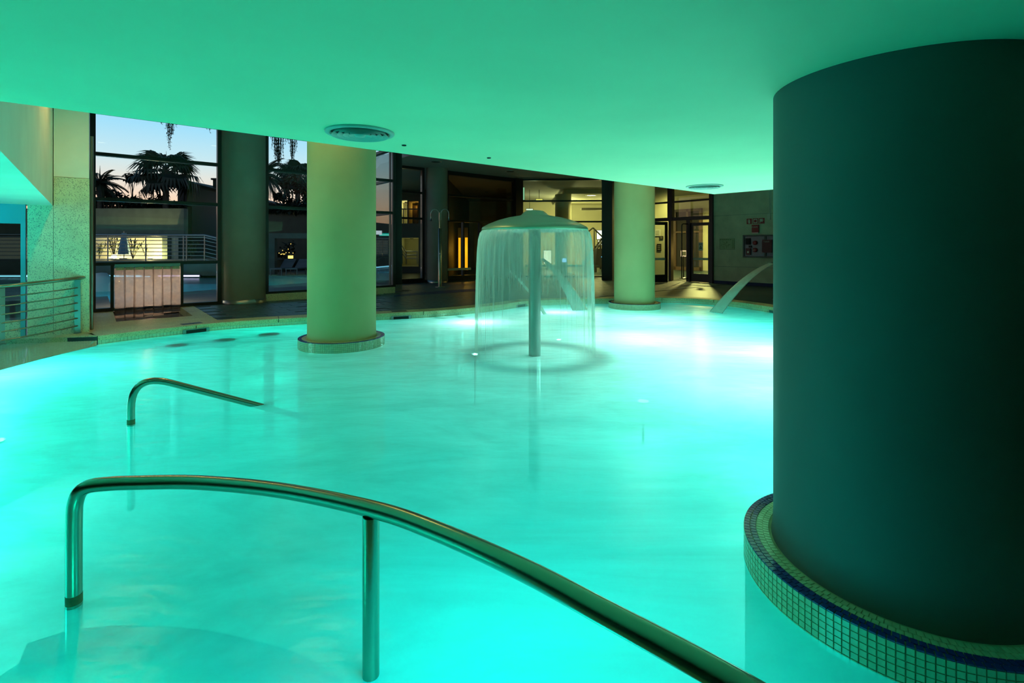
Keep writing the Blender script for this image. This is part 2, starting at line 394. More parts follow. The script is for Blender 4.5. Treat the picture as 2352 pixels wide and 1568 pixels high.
# swim channel through the glass front
CH_A0, CH_A1, CH_B0 = .35, 1.57, -2.03    # along the front, and how far it reaches into the hall
ch_in = [L1.pt(CH_A0, CH_B0), L1.pt(CH_A1, CH_B0), L1.pt(CH_A1, 0), L1.pt(CH_A0, 0)]

# ---- floor
floor_poly = [L1.pt(-6, 0), L1.pt(-.2, 0), L1.pt(CH_A0-.001, 0), L1.pt(CH_A0, CH_B0), L1.pt(CH_A1, CH_B0), L1.pt(CH_A1+.001, 0), L1.pt(8.2, 0),
              L1.pt(8.2, 3.3), Vector((-8.2, 26.9, 0)), Vector((-8.2, 40, 0)), Vector((20, 40, 0)), Vector((20, -8, 0)), Vector((-14, -8, 0))]
left_side = [Vector((-8.2, 3.2, 0)), Vector((-8.2, 5.4, 0)), Vector((-7.72, 7.52, 0)), Vector((-7.1, 7.69, 0)), Vector((-6.49, 7.83, 0))]
floor_hole = [p for p in outline if not (p.x < -5.9 and 3.2 < p.y < 7.8)]+left_side
mb = MB().prism(floor_poly, -.3, DK-.012, holes=[floor_hole])
floor = obj('floor', mb, M['paving'], kind='structure', label='dark paved hall floor around the pool and through the lobby', cat='floor')
# pale stone zone by the swim channel
mb = MB()
zone = [L1.pt(-.2, -.02), L1.pt(CH_A0-.002, -.02), L1.pt(CH_A0, CH_B0), L1.pt(CH_A1, CH_B0), L1.pt(CH_A1+.002, -.02), L1.pt(1.84, -.02)]
k0 = P(560, 738, DK); k1 = P(222.7, 771, DK)
inner = [p for p in far_edge if (Vector(p).dot(E1)) < 1.84]
zone += [Vector((L1.pt(1.84, 0)+EN*((inner[-1]).dot(EN)+.0-13.97)))]+[Vector(p) for p in inner[::-1]]+[Vector((-6.93, 8.21, 0))]
mb.prism(zone, DK-.03, DK-.004)
obj('stone_apron', mb, M['coping'], floor, label='pale stone apron around the swim channel')
# slate tiles: the largest in view one by one, the rest as one piece
tile = MB().box((0, 0, 0), (.585, .285, .012)); 
tm = bpy.data.meshes.new('slate_tile'); tm.from_pydata(tile.v, [], tile.f); tm.materials.append(M['slate']); tm.update()
tiles = []
for i in range(-2, 40):
    for j in range(-30, 16):
        off = .3*(j % 2)
        c = L1.pt(1.84+.3+i*.6+off, -.16-j*.3)
        if i*.6+off+1.84 < 1.8 or c.y < 6: continue
        lim = 13.97 if c.dot(E1) < 7.55 else 17.2
        if c.dot(EN) > lim-.05: continue
        if c.x > 7.3 and c.y < 12: continue
        k = (c.x/c.y*F)+1176; v = V0+F*(CZ-DK)/c.y
        if not (430 < k < 1800): continue
        if Vector((c.x-7.73, c.y-19.2, 0)).dot(Vector((.766, .643, 0))) > -.1: continue
        cs = [c+E1*x+EN*y for x in (-.3, .3) for y in (-.15, .15)]
        if any(inside(q, outline) or edge_dist(q, outline) < .05 for q in cs): continue
        if k > 700 and k < 868: continue           # behind the near column
        tiles.append((c.length, c))
tiles.sort(key=lambda a: a[0])
rest = MB()
tops = [(DK-.0075+random.uniform(-.0006, .0006), random.uniform(-.004, .004)) for _ in tiles]
for n, (d, c) in enumerate(tiles):
    if n < 290: piece('slate_tile', tm, (c.x, c.y, tops[n][0]), (0, 0, TH+tops[n][1]), floor)
    else: rest.box((c.x, c.y, tops[n][0]), (.585, .285, .012), TH)
if rest.v: obj('slate_tile_field', rest, M['slate'], floor, kind='stuff')
# blue guide band on the deck beyond the pool
band = [P(u, v, DK) for u, v in ((905, 678), (960, 672), (1040, 666), (1110, 662.5))]
band2 = [P(u, v, DK) for u, v in ((1110, 667), (1040, 672), (960, 677), (905, 681))]
obj('floor_band', MB().prism(catmull(band, 5)+catmull(band2, 5), DK-.004, DK+.002), M['blueband'], floor, label='dark blue curved band in the floor')
# coping stones along the edge
def offset(poly, i, d, closed=False):
    a = poly[max(0, i-1)]; b = poly[min(len(poly)-1, i+1)]; t = (Vector(b)-Vector(a)).normalized(); n = Vector((-t.y, t.x, 0))
    return Vector(poly[i])+n*d
run = far_edge+[Vector(p) for p in near_edge[1:]]
acc = 0; start = 0; pts = run
for i in range(1, len(pts)):
    acc += (Vector(pts[i])-Vector(pts[i-1])).length
    if acc > 1.3 or i == len(pts)-1:
        seg = list(range(start, i+1)); mbc = MB()
        fr_ = [Vector(offset(pts, k, -.02)) for k in seg]; bk_ = [Vector(offset(pts, k, .38)) for k in seg]
        g = .006
        d0 = (fr_[1]-fr_[0]).normalized()*g; d1 = (fr_[-2]-fr_[-1]).normalized()*g
        fr_[0] += d0; bk_[0] += d0; fr_[-1] += d1; bk_[-1] += d1
        # bevelled pool-side edge
        m_ = len(seg); prof = [(0, .065), (0, DK-.012), (.012, DK), (1, DK), (1, .065)]
        vs_ = []
        for a, b in zip(fr_, bk_):
            for w, z in prof: vs_.append((*(a.lerp(b, w if w < .5 else 1).xy), z))
        q = len(prof)
        fs = [(k*q+j, (k+1)*q+j, (k+1)*q+(j+1) % q, k*q+(j+1) % q) for k in range(m_-1) for j in range(q)]
        fs += [tuple(range(q)), tuple((m_-1)*q+j for j in range(q))[::-1]]
        mbc.add(vs_, fs); mbc.f = [f[::-1] for f in mbc.f]
        mid = Vector(pts[(start+i)//2])
        if not (mid.x < -5.0 and mid.y < 7.6): obj('coping_stone', mbc, M['coping'], floor)
        start = i; acc = 0
# ---- basin: walls, floor, steps
mb = MB(); n = len(outline)
bot = -1.75
for z0, z1 in ((bot, .066),):
    mb.add([(p.x, p.y, z0) for p in outline]+[(p.x, p.y, -.004 if (p.x < -5.9 and p.y < 7.7) else z1) for p in outline], [((i+1) % n, i, n+i, n+(i+1) % n) for i in range(n)])
mb.prism(outline, bot-.1, bot, sides=False)
basin = obj('pool_basin', mb, M['basin'], kind='structure', label='tiled pool basin under the turquoise water', cat='pool')
# mosaic band at the water line, one course of tiles is too far to pick apart: real joined squares
mb = MB()
pl = far_edge; dist = 0; prev = None; samples = []
step = .05
seglen = 0
cur = Vector(pl[0]); acc = 0; arc = [(0, Vector(pl[0]))]
for i in range(1, len(pl)): acc += (Vector(pl[i])-Vector(pl[i-1])).length; arc.append((acc, Vector(pl[i])))
def at_arc(s):
    for (s0, a), (s1, b) in zip(arc, arc[1:]):
        if s <= s1: return a.lerp(b, (s-s0)/(s1-s0)), (b-a).normalized()
    return arc[-1][1], (arc[-1][1]-arc[-2][1]).normalized()
s = .03
while s < arc[-1][0]-.05:
    p, t = at_arc(s); nrm = Vector((t.y, -t.x, 0))
    for z in (-.02, .03):
        c = p+nrm*.006; mb.box((c.x, c.y, z+.01), (.046, .012, .046), atan2(t.y, t.x))
    s += .05
obj('mosaic_band', mb, M['tile_pale'], basin, kind='stuff')
# steps by the near rail, with a blue nosing under water
nose = [P(u, v, -.6) for u, v in ((60, 1500), (170, 1468), (300, 1458), (450, 1468), (600, 1500), (700, 1535), (790, 1600), (830, 1680))]
nose = catmull([(p.x, p.y, 0) for p in nose], 6)
tread = [Vector(p) for p in nose]+[Vector((-.35, 1.27, 0)), Vector((-3.0, 1.25, 0))]
obj('step', MB().prism(tread[::-1], bot, -.63), M['basin'], basin, label='curved submerged step')
mb = MB()
for i in range(len(nose)-1):
    a, b = Vector(nose[i]), Vector(nose[i+1]); t = (b-a).normalized(); nn = Vector((-t.y, t.x, 0))
    mb.hexa([a-nn*.13, b-nn*.13, b+nn*.02, a+nn*.02], [Vector((q.x, q.y, 0)) for q in (a-nn*.13, b-nn*.13, b+nn*.02, a+nn*.02)])
for i, v in enumerate(mb.v): mb.v[i] = (v[0], v[1], -.628 if (i % 8) < 4 else -.56)
obj('blue_nosing', mb, M['tile_blue'], basin, label='dark blue tiled nosing of the submerged step')
low = [Vector((p[0]*1.0, p[1]+.45, 0)) for p in nose]
obj('step', MB().prism(([Vector(p) for p in low]+[Vector((.35, 1.27, 0)), Vector((-3.4, 1.25, 0))])[::-1], bot, -1.1), M['basin'], basin)
# ---- tile ledge on the left: shallow mosaic beach between the walkway and the water
led_w = [P(u, v, 0) for u, v in ((222, 794), (110, 820), (0, 850))]+[Vector((-6.42, 4.6, 0)), Vector((-6.4, 3.2, 0))]
led_t = [Vector((-6.49, 7.83, .066)), Vector((-7.1, 7.69, .066)), Vector((-7.72, 7.52, .066)), Vector((-8.2, 5.4, .066)), Vector((-8.2, 3.2, .066))]
mb = MB()
for i in range(4):
    a0, a1, b0, b1 = led_w[i], led_w[i+1], led_t[i], led_t[i+1]
    N = 14
    for j in range(N):
        q = [a0.lerp(b0, j/N), a1.lerp(b1, j/N), a1.lerp(b1, (j+1)/N), a0.lerp(b0, (j+1)/N)]
        for p in q: p.z += .012*sin(0)
        mb.add(q, [(0, 1, 2, 3)])
ledge = obj('tile_ledge', mb, M['tile_grout'], basin, label='sloping mosaic ledge at the left edge of the water')
mb = MB()
for i in range(3):
    a0, a1, b0, b1 = led_w[i], led_w[i+1], led_t[i], led_t[i+1]
    nu = max(3, int((b1-b0).length/.045+.5)); nu = max(nu, int((a1-a0).length/.045)); nv = 26
    for p in range(nu):
        for q in range(nv):
            def bl(x, y): return (a0.lerp(a1, x)).lerp(b0.lerp(b1, x), y)
            x0, x1, y0, y1 = (p+.06)/nu, (p+.94)/nu, (q+.06)/nv, (q+.94)/nv
            if (bl((p+1)/nu, (q+.5)/nv)-bl(p/nu, (q+.5)/nv)).length < .012: continue
            b_ = [bl(x0, y0), bl(x1, y0), bl(x1, y1), bl(x0, y1)]
            mb.add([v+Vector((0, 0, .004)) for v in b_], [(0, 1, 2, 3)])
obj('ledge_mosaic', mb, M['tile_pale'], basin, kind='stuff')
# walkway slab left of the coping
walk = [Vector((-6.5, 7.84, 0)), Vector((-6.93, 8.21, 0)), Vector((-7.47, 7.76, 0)), Vector((-9.4, 6.2, 0)), Vector((-9.6, 4.4, 0)), Vector((-8.2, 5.4, 0)), Vector((-7.72, 7.52, 0))]
obj('walkway_slab', MB().prism(walk, .066, DK), M['coping'], floor, label='stone walkway slab under the balustrade')

# ---- water
fx, fy = P(1228, 816, 0).xy
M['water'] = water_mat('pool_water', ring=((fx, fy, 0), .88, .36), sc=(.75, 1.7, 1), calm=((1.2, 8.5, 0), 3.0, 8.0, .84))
wpoly = [Vector(p) for p in far_edge]+[Vector(p) for p in near_edge[1:-1]]
mb = MB().prism(wpoly, 0, 0, sides=False, bottom=False)
water = obj('pool_water', mb, M['water'], kind='structure', label='bright turquoise milky water filling the pool', cat='water')
# ---- channel
mb = MB()
chf = [L1.pt(CH_A0, CH_B0), L1.pt(CH_A1, CH_B0), L1.pt(CH_A1, .3), L1.pt(CH_A0, .3)]
for a, b in ((0, 1), (1, 2), (3, 0)):
    p, q = chf[a], chf[b]; mb.add([(p.x, p.y, -1), (q.x, q.y, -1), (q.x, q.y, DK-.004), (p.x, p.y, DK-.004)], [(3, 2, 1, 0)])
mb.prism(chf, -1.05, -1, sides=False)
obj('channel_lining', mb, M['coping'], floor, label='stone lining of the swim channel')
M['water2'] = water_mat('channel_water', milk=(.35, .5, .6), tint=(.55, .75, .85), lo=.08, hi=.2, gloss=1)
obj('channel_water', MB().prism(chf, 0, -.012, sides=False, bottom=False), M['water2'], kind='structure', label='dark water in the swim channel below the strip curtain', cat='water')

# ---- low ceiling slab
corner = Vector((2.84, 7.04, 0)); ea = Vector((cos(R(39.7)), sin(R(39.7)), 0)); eb = Vector((.664, -.748, 0))
slab = [corner, corner-ea*14, corner-ea*14+Vector((4, -9, 0)), Vector((16, -8, 0)), corner+eb*14]
ceil = obj('ceiling', MB().prism(slab, CEIL, CEIL+.4), M['ceiling'], kind='structure', label='low white ceiling slab over the pool', cat='ceiling')
obj('ceiling_upper', MB().prism([Vector((-16, -8.2, 0)), Vector((20.2, -8.2, 0)), Vector((20.2, 40.2, 0)), Vector((-8.3, 40.2, 0)), Vector((-8.3, 26.9, 0)), L1.pt(8.2, 3.4), L1.pt(8.2, .15), L1.pt(-12, .15)], HIGH, HIGH+.3),
    M['upper'], kind='structure', label='high dim ceiling beyond the low slab', cat='ceiling')
# closing walls out of view
mb = MB(); mb.box((2, -8.1, 2.3), (36, .2, 4.9))
obj('wall_back', mb, M['cream_dark'], kind='structure', label='plain dim wall behind the viewer', cat='wall')
mb = MB(); mb.box((20.1, 16, 2.3), (.2, 48, 4.9))
obj('wall_right', mb, M['cream_dark'], kind='structure', label='plain dim side wall far to the right', cat='wall')
p0 = L1.pt(-6, 0); p1 = Vector((-14, -8, 0))
mb = MB(); d = p1-p0; mb.box(((p0.x+p1.x)/2-.1, (p0.y+p1.y)/2, 2.3), (d.length, .2, 4.9), atan2(d.y, d.x))
obj('wall_side', mb, M['cream_dark'], kind='structure', label='plain dim wall out of view on the left', cat='wall')

# ---- round columns standing in the pool, each with a mosaic plinth
def ring_tiles(c, r_in, r_out, parent, z, m, step, share=True, vis=None, budget=0):
    n = int(2*pi*(r_in+r_out)/2/step); w = (r_out-r_in)
    return n
def column(name, cx, cy, r, rr, top, label, near=False, paint='cream'):
    t = thing(name, label, 'column', (cx, cy, 0), kind='structure')
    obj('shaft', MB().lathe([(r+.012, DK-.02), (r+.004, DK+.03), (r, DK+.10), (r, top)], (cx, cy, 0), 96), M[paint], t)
    # plinth core
    obj('plinth', MB().lathe([(rr-.006, -1.75), (rr-.006, DK-.004), (r-.05, DK-.004)], (cx, cy, 0), 96, sharp=True), M['tile_grout'], t)
    face = atan2(-cy, -cx)                                    # towards the viewer
    n = int(2*pi*rr/.0272)
    stuff_p = MB(); stuff_b = MB(); single = 0
    def tilebox(mbx, a0, a1, r0, r1, z0, z1):
        b = [Vector((cx+q*cos(a), cy+q*sin(a), z0)) for q, a in ((r0, a0), (r1, a0), (r1, a1), (r0, a1))]
        tt = [Vector((p.x, p.y, z1)) for p in b]; mbx.hexa(b, tt)
    # shared meshes for single tiles (placed by rotation about the column's axis)
    da = 2*pi/n; g = .085*da
    rows = [('blue_tile', rr-.027, rr-.002, M['tile_blue']), ('blue_tile', rr-.055, rr-.030, M['tile_blue']),]
    meshes = {}
    for k, (nm, r0, r1, m) in enumerate(rows):
        q = MB(); b = [Vector((x*cos(a), x*sin(a), DK-.006)) for x, a in ((r0, -da/2+g), (r1, -da/2+g), (r1, da/2-g), (r0, da/2-g))]
        q.hexa(b, [Vector((p.x, p.y, DK+.001)) for p in b]); me = bpy.data.meshes.new(nm); me.from_pydata([tuple(v) for v in q.v], [], q.f); me.materials.append(m); me.update(); meshes[k] = me
    q = MB(); q.hexa([Vector((x*cos(a), x*sin(a), -.0112)) for x, a in ((rr-.008, -da/2+g), (rr, -da/2+g), (rr, da/2-g), (rr-.008, da/2-g))],
                     [Vector((x*cos(a), x*sin(a), .0112)) for x, a in ((rr-.008, -da/2+g), (rr, -da/2+g), (rr, da/2-g), (rr-.008, da/2-g))])
    side_me = bpy.data.meshes.new('side_tile'); side_me.from_pydata([tuple(v) for v in q.v], [], q.f); side_me.materials.append(M['tile_pale']); side_me.update()
    nside = [0]; ntop = [0]
    for i in range(n):
        a = 2*pi*i/n; da_f = abs((a-face+pi) % (2*pi)-pi)
        front = near and (-1.45 < ((a-face+pi) % (2*pi)-pi) < 1.35)
        for k in (0, 1):
            ak = a+(da/2 if k else 0)
            if front and near:
                piece('blue_tile', meshes[k], (cx, cy, 0), (0, 0, ak), t)
            else:
                r0, r1 = rows[k][1], rows[k][2]; tilebox(stuff_b, ak-da/2+g, ak+da/2-g, r0, r1, DK-.006, DK+.001)
        # side rows
        for j in range(7):
            z = DK-.016-.0262*j
            if z < -.03: continue
            if front and j < 4 and ((a-face+pi) % (2*pi)-pi) < .55 and near and nside[0] < 290:
                piece('side_tile', side_me, (cx, cy, z), (0, 0, a), t); nside[0] += 1
            else: tilebox(stuff_p, a-da/2+g, a+da/2-g, rr-.008, rr, z-.0112, z+.0112)
        # pale top rows between the blue rim and the shaft
        rad = rr-.058; j = 0
        while rad-.027 > r+.012:
            ak = a+(da/2 if j % 2 else 0); tilebox(stuff_p, ak-da/2+g, ak+da/2-g, rad-.0255, rad, DK-.006, DK-.0005); rad -= .0275; j += 1
    obj('pale_mosaic', stuff_p, M['tile_pale'], t, kind='stuff')
    if stuff_b.v: obj('blue_mosaic', stuff_b, M['tile_blue'], t, kind='stuff')
    return t
D = 8.28; a = R(-18.73); CA = (D*sin(a), D*cos(a))
D = 13.02; a = R(13.73); CB = (D*sin(a), D*cos(a))
CC = (1.746, 2.271)
column('column', CA[0], CA[1], .511, .645, HIGH, 'round cream column in the pool left of the mushroom fountain')
column('column', CB[0], CB[1], .500, .642, HIGH, 'farthest round column in the pool, right of the mushroom fountain')
column('column', CC[0], CC[1], .498, .631, CEIL, 'huge shaded round column close up at the right under the low ceiling', near=True, paint='shaded_paint')

# ---- glass front, left
def window(name, fr, a0, a1, z0, z1, trans, mull=(), label='', fw=.11, fd=.16, glass='glass', th=.075, lowmull=(), sill=True):
    w = thing(name, label, 'window', fr.pt((a0+a1)/2, 0, z0), kind='structure')
    mbf = MB()
    fr.box(mbf, a0, a0+fw, -fd/2, fd/2, z0, z1); fr.box(mbf, a1-fw, a1, -fd/2, fd/2, z0, z1)
    fr.box(mbf, a0+fw, a1-fw, -fd/2, fd/2, z1-fw, z1)
    if sill: fr.box(mbf, a0+fw, a1-fw, -fd/2, fd/2, z0, z0+fw*.7)
    obj('window_frame', mbf, M['frame'], w)
    zs = [z0]+list(trans)+[z1]
    for z in trans:
        mt = MB(); fr.box(mt, a0+fw, a1-fw, -fd/2+.02, fd/2-.02, z-th/2, z+th/2); fr.box(mt, a0+fw, a1-fw, -fd/2-.005, -fd/2+.02, z-th/2+.02, z+th/2-.02); obj('transom', mt, M['frame'], w)
    for x, za, zb in mull:
        mm = MB(); fr.box(mm, x-.03, x+.03, -fd/2+.01, fd/2-.01, za, zb); obj('mullion', mm, M['frame'], w)
    xs = [a0+fw]+sorted(x for x, _, _ in mull)+[a1-fw]
    for i in range(len(zs)-1):
        full = [x for x, za, zb in mull if za <= zs[i]+.1 and zb >= zs[i+1]-.1]
        xx = [a0+fw]+sorted(full)+[a1-fw]
        for j in range(len(xx)-1):
            g = MB(); fr.box(g, xx[j]+.01, xx[j+1]-.01, -.006, .006, zs[i]+.02, zs[i+1]-.02)
            yield_skip = getattr(window, 'skip', None)
            if yield_skip and yield_skip(i, j): continue
            obj('pane', g, M[glass], w)
    return w
A = L1.a
T1, T2, T3 = 3.53, 2.56, 1.165
window.skip = lambda i, j: i == 0 and j == 1
window('window_1', L1, A(206), A(509), DK, HIGH, (T3, T2, T1), ((A(257.5), DK, T3), (A(417), DK, T3)), 'tall black framed window on the left with a palm tree outside', fw=.10)
window.skip = None
window('window_2', L1, A(607), A(906), DK+.18, HIGH, (T2, T1), (), 'black framed window behind the cream column with hanging plants outside', fw=.085)
mb = MB(); L1.box(mb, A(606), A(904), -.1, .1, DK-.02, DK+.18); obj('trim_1', mb, M['stone'], kind='structure', label='stone kerb under the second glass front', cat='trim')
# black pillar at the end of the left front, on a pale foot
c = P(911, 668, DK)
mb = MB().box((c.x, c.y+.16, (DK+.2+HIGH)/2), (.26, .24, HIGH-DK-.2), R(12)); pil = obj('pillar', mb, M['frame'], kind='structure', label='black square pillar right of the cream column', cat='pillar')
obj('foot', MB().box((c.x+.02, c.y+.17, DK+.1), (.22, .2, .2), R(12)), M['cream_dark'], pil)
# return glass between the two fronts
Lr = Fr(L1.pt(A(905), 0), TH+pi/2)
# round columns against the glass
cc = L1.pt(A(559), -.02)
def wall_column(cx, cy, r, label):
    t = thing('column', label, 'column', (cx, cy, DK), kind='structure')
    obj('shaft', MB().lathe([(r, DK), (r, HIGH)], (cx, cy, 0), 64), M['cream_dark'], t)
    obj('skirting', MB().lathe([(r+.012, DK), (r+.012, DK+.10), (r, DK+.105)], (cx, cy, 0), 64), M['steel_dull'], t)
wall_column(cc.x, cc.y, .50, 'dim round column between the two left windows')
c2 = L2.pt(L2.a(996), -.25)
wall_column(c2.x, c2.y, .42, 'dim round column behind the double shower post')
# recessed front
A2 = L2.a
window('window_3', L2, A2(905), A2(973), DK+.1, HIGH, (2.62, 3.62), (), 'narrow black framed window right of the black pillar', fw=.10)
mb = MB(); L2.box(mb, A2(905), A2(1195), -.1, .1, DK-.02, DK+.1); obj('trim_2', mb, M['frame'], kind='structure', label='dark threshold under the recessed glass front', cat='trim')
window('window_4', L2, A2(1020), A2(1196), DK+.1, HIGH, (2.58, 3.62), ((A2(1063), DK, 2.58), (A2(1101), DK, 2.58), (A2(1145), DK, 2.58)), 'wide dark glass front with glass doors behind the water curtain', fw=.16)
c = L2.pt(A2(1186), 0)
obj('trim_3', MB().box((c.x+.05, c.y, HIGH/2+DK/2), (.42, .3, HIGH-DK), TH), M['frame'], kind='structure', label='wide black post above the fountain dome', cat='trim')
S3 = Fr((.25, 22.77), R(-3.5))
window('window_5', S3, S3.a(1195), S3.a(1390), DK+.02, HIGH, (2.66, 3.60), ((S3.a(1385), DK, HIGH),), 'black framed lobby window lit yellow inside', fw=.08, th=.07)
c = P(1399, 643, DK); obj('trim_4', MB().box((c.x, c.y+.25, (HIGH+DK)/2), (.44, .5, HIGH-DK), R(-20)), M['frame'], kind='structure', label='wide black post left of the farthest pool column', cat='trim')
# ---- door wall and stone wall
S4 = Fr((7.73, 19.2), R(-50))                # a runs to the right towards the viewer
a4 = lambda u: S4.a(u)
d0, d1 = a4(1418), 0.0
doorw = thing('window_6', 'black framed glazing over the lobby entrance', 'window', S4.pt((d0+d1)/2, 0, DK), kind='structure')
mb = MB()
for x, w in ((d0, .12), (a4(1541), .22), (d1-.07, .14)): S4.box(mb, x-w/2, x+w/2, -.09, .09, 2.62, HIGH)
for x, w in ((d0, .12), (a4(1541), .12), (a4(1583), .16), (d1-.07, .14)): S4.box(mb, x-w/2, x+w/2, -.09, .09, DK, 2.62)
obj('window_frame', mb, M['frame'], doorw)
for z, h in ((2.66, .14), (3.36, .07), (HIGH-.1, .2)):
    q = MB(); S4.box(q, d0, d1, -.07, .07, z-h/2, z+h/2); obj('transom', q, M['frame'], doorw)
for x0, x1 in ((d0, a4(1541)), (a4(1541), d1)):
    for z0, z1 in ((2.73, 3.32), (3.4, HIGH-.2)):
        q = MB(); S4.box(q, x0+.1, x1-.1, -.006, .006, z0, z1); obj('pane', q, M['glass'], doorw)
def leaf(name, fr, a0, a1, z0, z1, label, bottom=.3, stile=.1, flip=1):
    t = thing(name, label, 'door', fr.pt((a0+a1)/2, 0, z0), kind='structure')
    mb = MB(); fr.box(mb, a0, a0+stile, -.03, .03, z0, z1); fr.box(mb, a1-stile, a1, -.03, .03, z0, z1); fr.box(mb, a0+stile, a1-stile, -.03, .03, z1-.12, z1); fr.box(mb, a0+stile, a1-stile, -.03, .03, z0, z0+bottom)
    obj('door_frame', mb, M['frame'], t)
    q = MB(); fr.box(q, a0+stile, a1-stile, -.005, .005, z0+bottom, z1-.12); obj('pane', q, M['glass'], t)
    q = MB(); fr.box(q, a0+stile, a1-stile, -.012, -.006, z0+.86, z0+.95); obj('safety_strip', q, M['sign_white'], t, label='pale safety strip across the glass')
    return t
# left leaf, swung open towards the pool; right leaf shut; loop handle
hinge = S4.pt(a4(1541)-.02, 0)
end = P(1499, 649, DK); op = Fr((end.x, end.y), atan2(P(1533, 648.5, DK).y-end.y, P(1533, 648.5, DK).x-end.x))
leaf('door_2', op, -.25, (P(1533, 648.5, DK)-Vector((end.x, end.y, DK))).length, DK+.01, 2.5, 'open glass door leaf just right of the farthest pool column')
dl = leaf('door_3', S4, a4(1586), a4(1634), DK+.01, 2.48, 'closed black framed glass door beside the stone wall', bottom=.32, stile=.12)
q = MB(); x = a4(1610); S4.box(q, x-.09, x+.09, -.02, -.008, 1.38, 1.70); obj('notice', q, M['sign_white'], dl, label='pale notice stuck on the glass')
q = MB(); S4.box(q, x-.05, x+.05, -.022, -.02, 1.46, 1.50); S4.box(q, x-.02, x+.02, -.022, -.02, 1.53, 1.57); S4.box(q, x-.06, x+.06, -.022, -.02, 1.62, 1.64); obj('print', q, M['dark'], dl)
hx = a4(1577)
t = thing('door_handle_loop', 'tall black loop handle at the open lobby doorway', 'handle', S4.pt(hx, -.3, DK))
q = MB(); pts = [S4.pt(hx+.1, -.05, DK+.12), S4.pt(hx, -.35, DK+.12), S4.pt(hx, -.35, 2.44), S4.pt(hx+.1, -.05, 2.44)]
q.tube(fillet(pts, .08, 5), .022, 8); obj('bar', q, M['frame'], t)

wallf = Fr((7.73, 19.2), R(-50))
wr = obj('wall_far', (lambda m: (wallf.box(m, 0, 20, .02, .3, DK-.2, HIGH), m)[1])(MB()), M['cream_dark'], kind='structure', label='grey stone wall right of the lobby doors', cat='wall')
M['panel'] = mat('grey_stone_panel', (.55, .56, .38), .6, var=.12, scale=3, bump=.05, bscale=50)
for i in range(5):
    for z0, z1 in ((DK+.1, .79), (.79, 2.71), (2.71, HIGH)):
        q = MB(); wallf.box(q, i*2.4+.006, (i+1)*2.4-.006, 0, .03, z0+.006, z1-.006); obj('stone_panel', q, M['panel'], wr)
q = MB(); wallf.box(q, 0, 12, -.025, .01, DK-.01, DK+.1); obj('baseboard_far', q, M['blueband'], kind='structure', label='dark blue skirting along the grey stone wall', cat='baseboard')

# ---- left pier, white wall and soffit
pr = Vector((-6.93, 8.21, 0)); PF = Fr(pr, TH)             # a = 0 at the pier's right corner, negative to the left
pier_l = -.733
zt1 = PF.z(160, 408); zt2 = PF.z(60, 472)
pier = thing('wall_left', 'speckled stone pier with plaster above, left of the tall window', 'wall', PF.pt(-.4, 0, DK), kind='structure')
q = MB(); PF.box(q, PF.a(123), 0, 0, 2.6, DK, zt1); obj('stone_facing', q, M['stone'], pier)
q = MB(); PF.box(q, pier_l, PF.a(123)-.004, .002, 1.2, DK, zt2+.02); obj('stone_facing', q, M['stone'], pier)
q = MB(); PF.box(q, PF.a(123), -.004, .012, 2.6, zt1+.006, HIGH); obj('plaster', q, M['white_wall'], pier)
q = MB(); q.tube([PF.pt(.03, .3, DK), PF.pt(.03, .3, 3.4)], .022, 10); obj('pipe', q, M['steel_dull'], pier, label='thin grey pipe down the corner')
# upper white wall running towards the viewer
ul = Vector(Q(121, 472, PF.pt(PF.a(121), 0).y)); zs = ul.z
q = MB(); UW = Fr((ul.x, ul.y), TH-pi/2)
UW.box(q, -.3, 7.5, -3.2, 0, zs, HIGH); 
obj('wall_left_upper', q, M['white_wall'], kind='structure', label='white upper wall with a pale soffit at the far left', cat='wall')
# glazed blue door under the soffit
DF = PF; xl = pier_l-.02
gd = thing('door_1', 'teal framed glazed door at the far left behind the balustrade', 'door', DF.pt(xl-.5, .05, DK), kind='structure')
q = MB(); DF.box(q, xl-.055, xl, .0, .14, DK, zt2+.03); DF.box(q, xl-2.0, xl-.055, .0, .14, PF.z(30, 513), zt2+.03); DF.box(q, xl-2.0, xl-1.94, 0, .14, DK, zt2); obj('door_frame', q, M['teal_frame'], gd)
q = MB(); DF.box(q, xl-1.94, xl-.055, .02, .14, DK, PF.z(30, 736)); obj('sill_panel', q, M['stone'], gd)
q = MB(); DF.box(q, xl-1.94, xl-.055, .07, .08, PF.z(30, 736), PF.z(30, 513)); obj('pane', q, M['glass_dark'], gd)
q = MB(); DF.box(q, xl-8, xl-2.0, .0, .2, DK, HIGH); obj('wall_left_far', q, M['stone'], kind='structure', label='stone wall beyond the glazed door, out of view', cat='wall')
# blue lamp under the soffit, just outside the frame
bl = PF.pt(-1.9, -1.0, zs-.16)
lamp('POINT', tuple(bl-Vector((0, 0, .12))), 30, (.0, .55, 1.0), .1, name='soffit_light')
t = thing('soffit_lamp', 'blue lamp under the soffit left of the glazed door', 'lamp', bl)
obj('housing', MB().cyl((bl.x, bl.y), .09, bl.z+.06, zs, 16), M['steel_dull'], t)
obj('diffuser', MB().lathe([(.085, bl.z+.06), (.07, bl.z+.01), (.0, bl.z-.01)], (bl.x, bl.y, 0), 16), emis('blue_lamp_glow', (.05, .5, 1), 4), t)
# =================================================================== THINGS IN THE HALL
# ---- handrails
def post_pts(x, y, z0, z1): return [Vector((x, y, z0)), Vector((x, y, z1))]
RT = .029
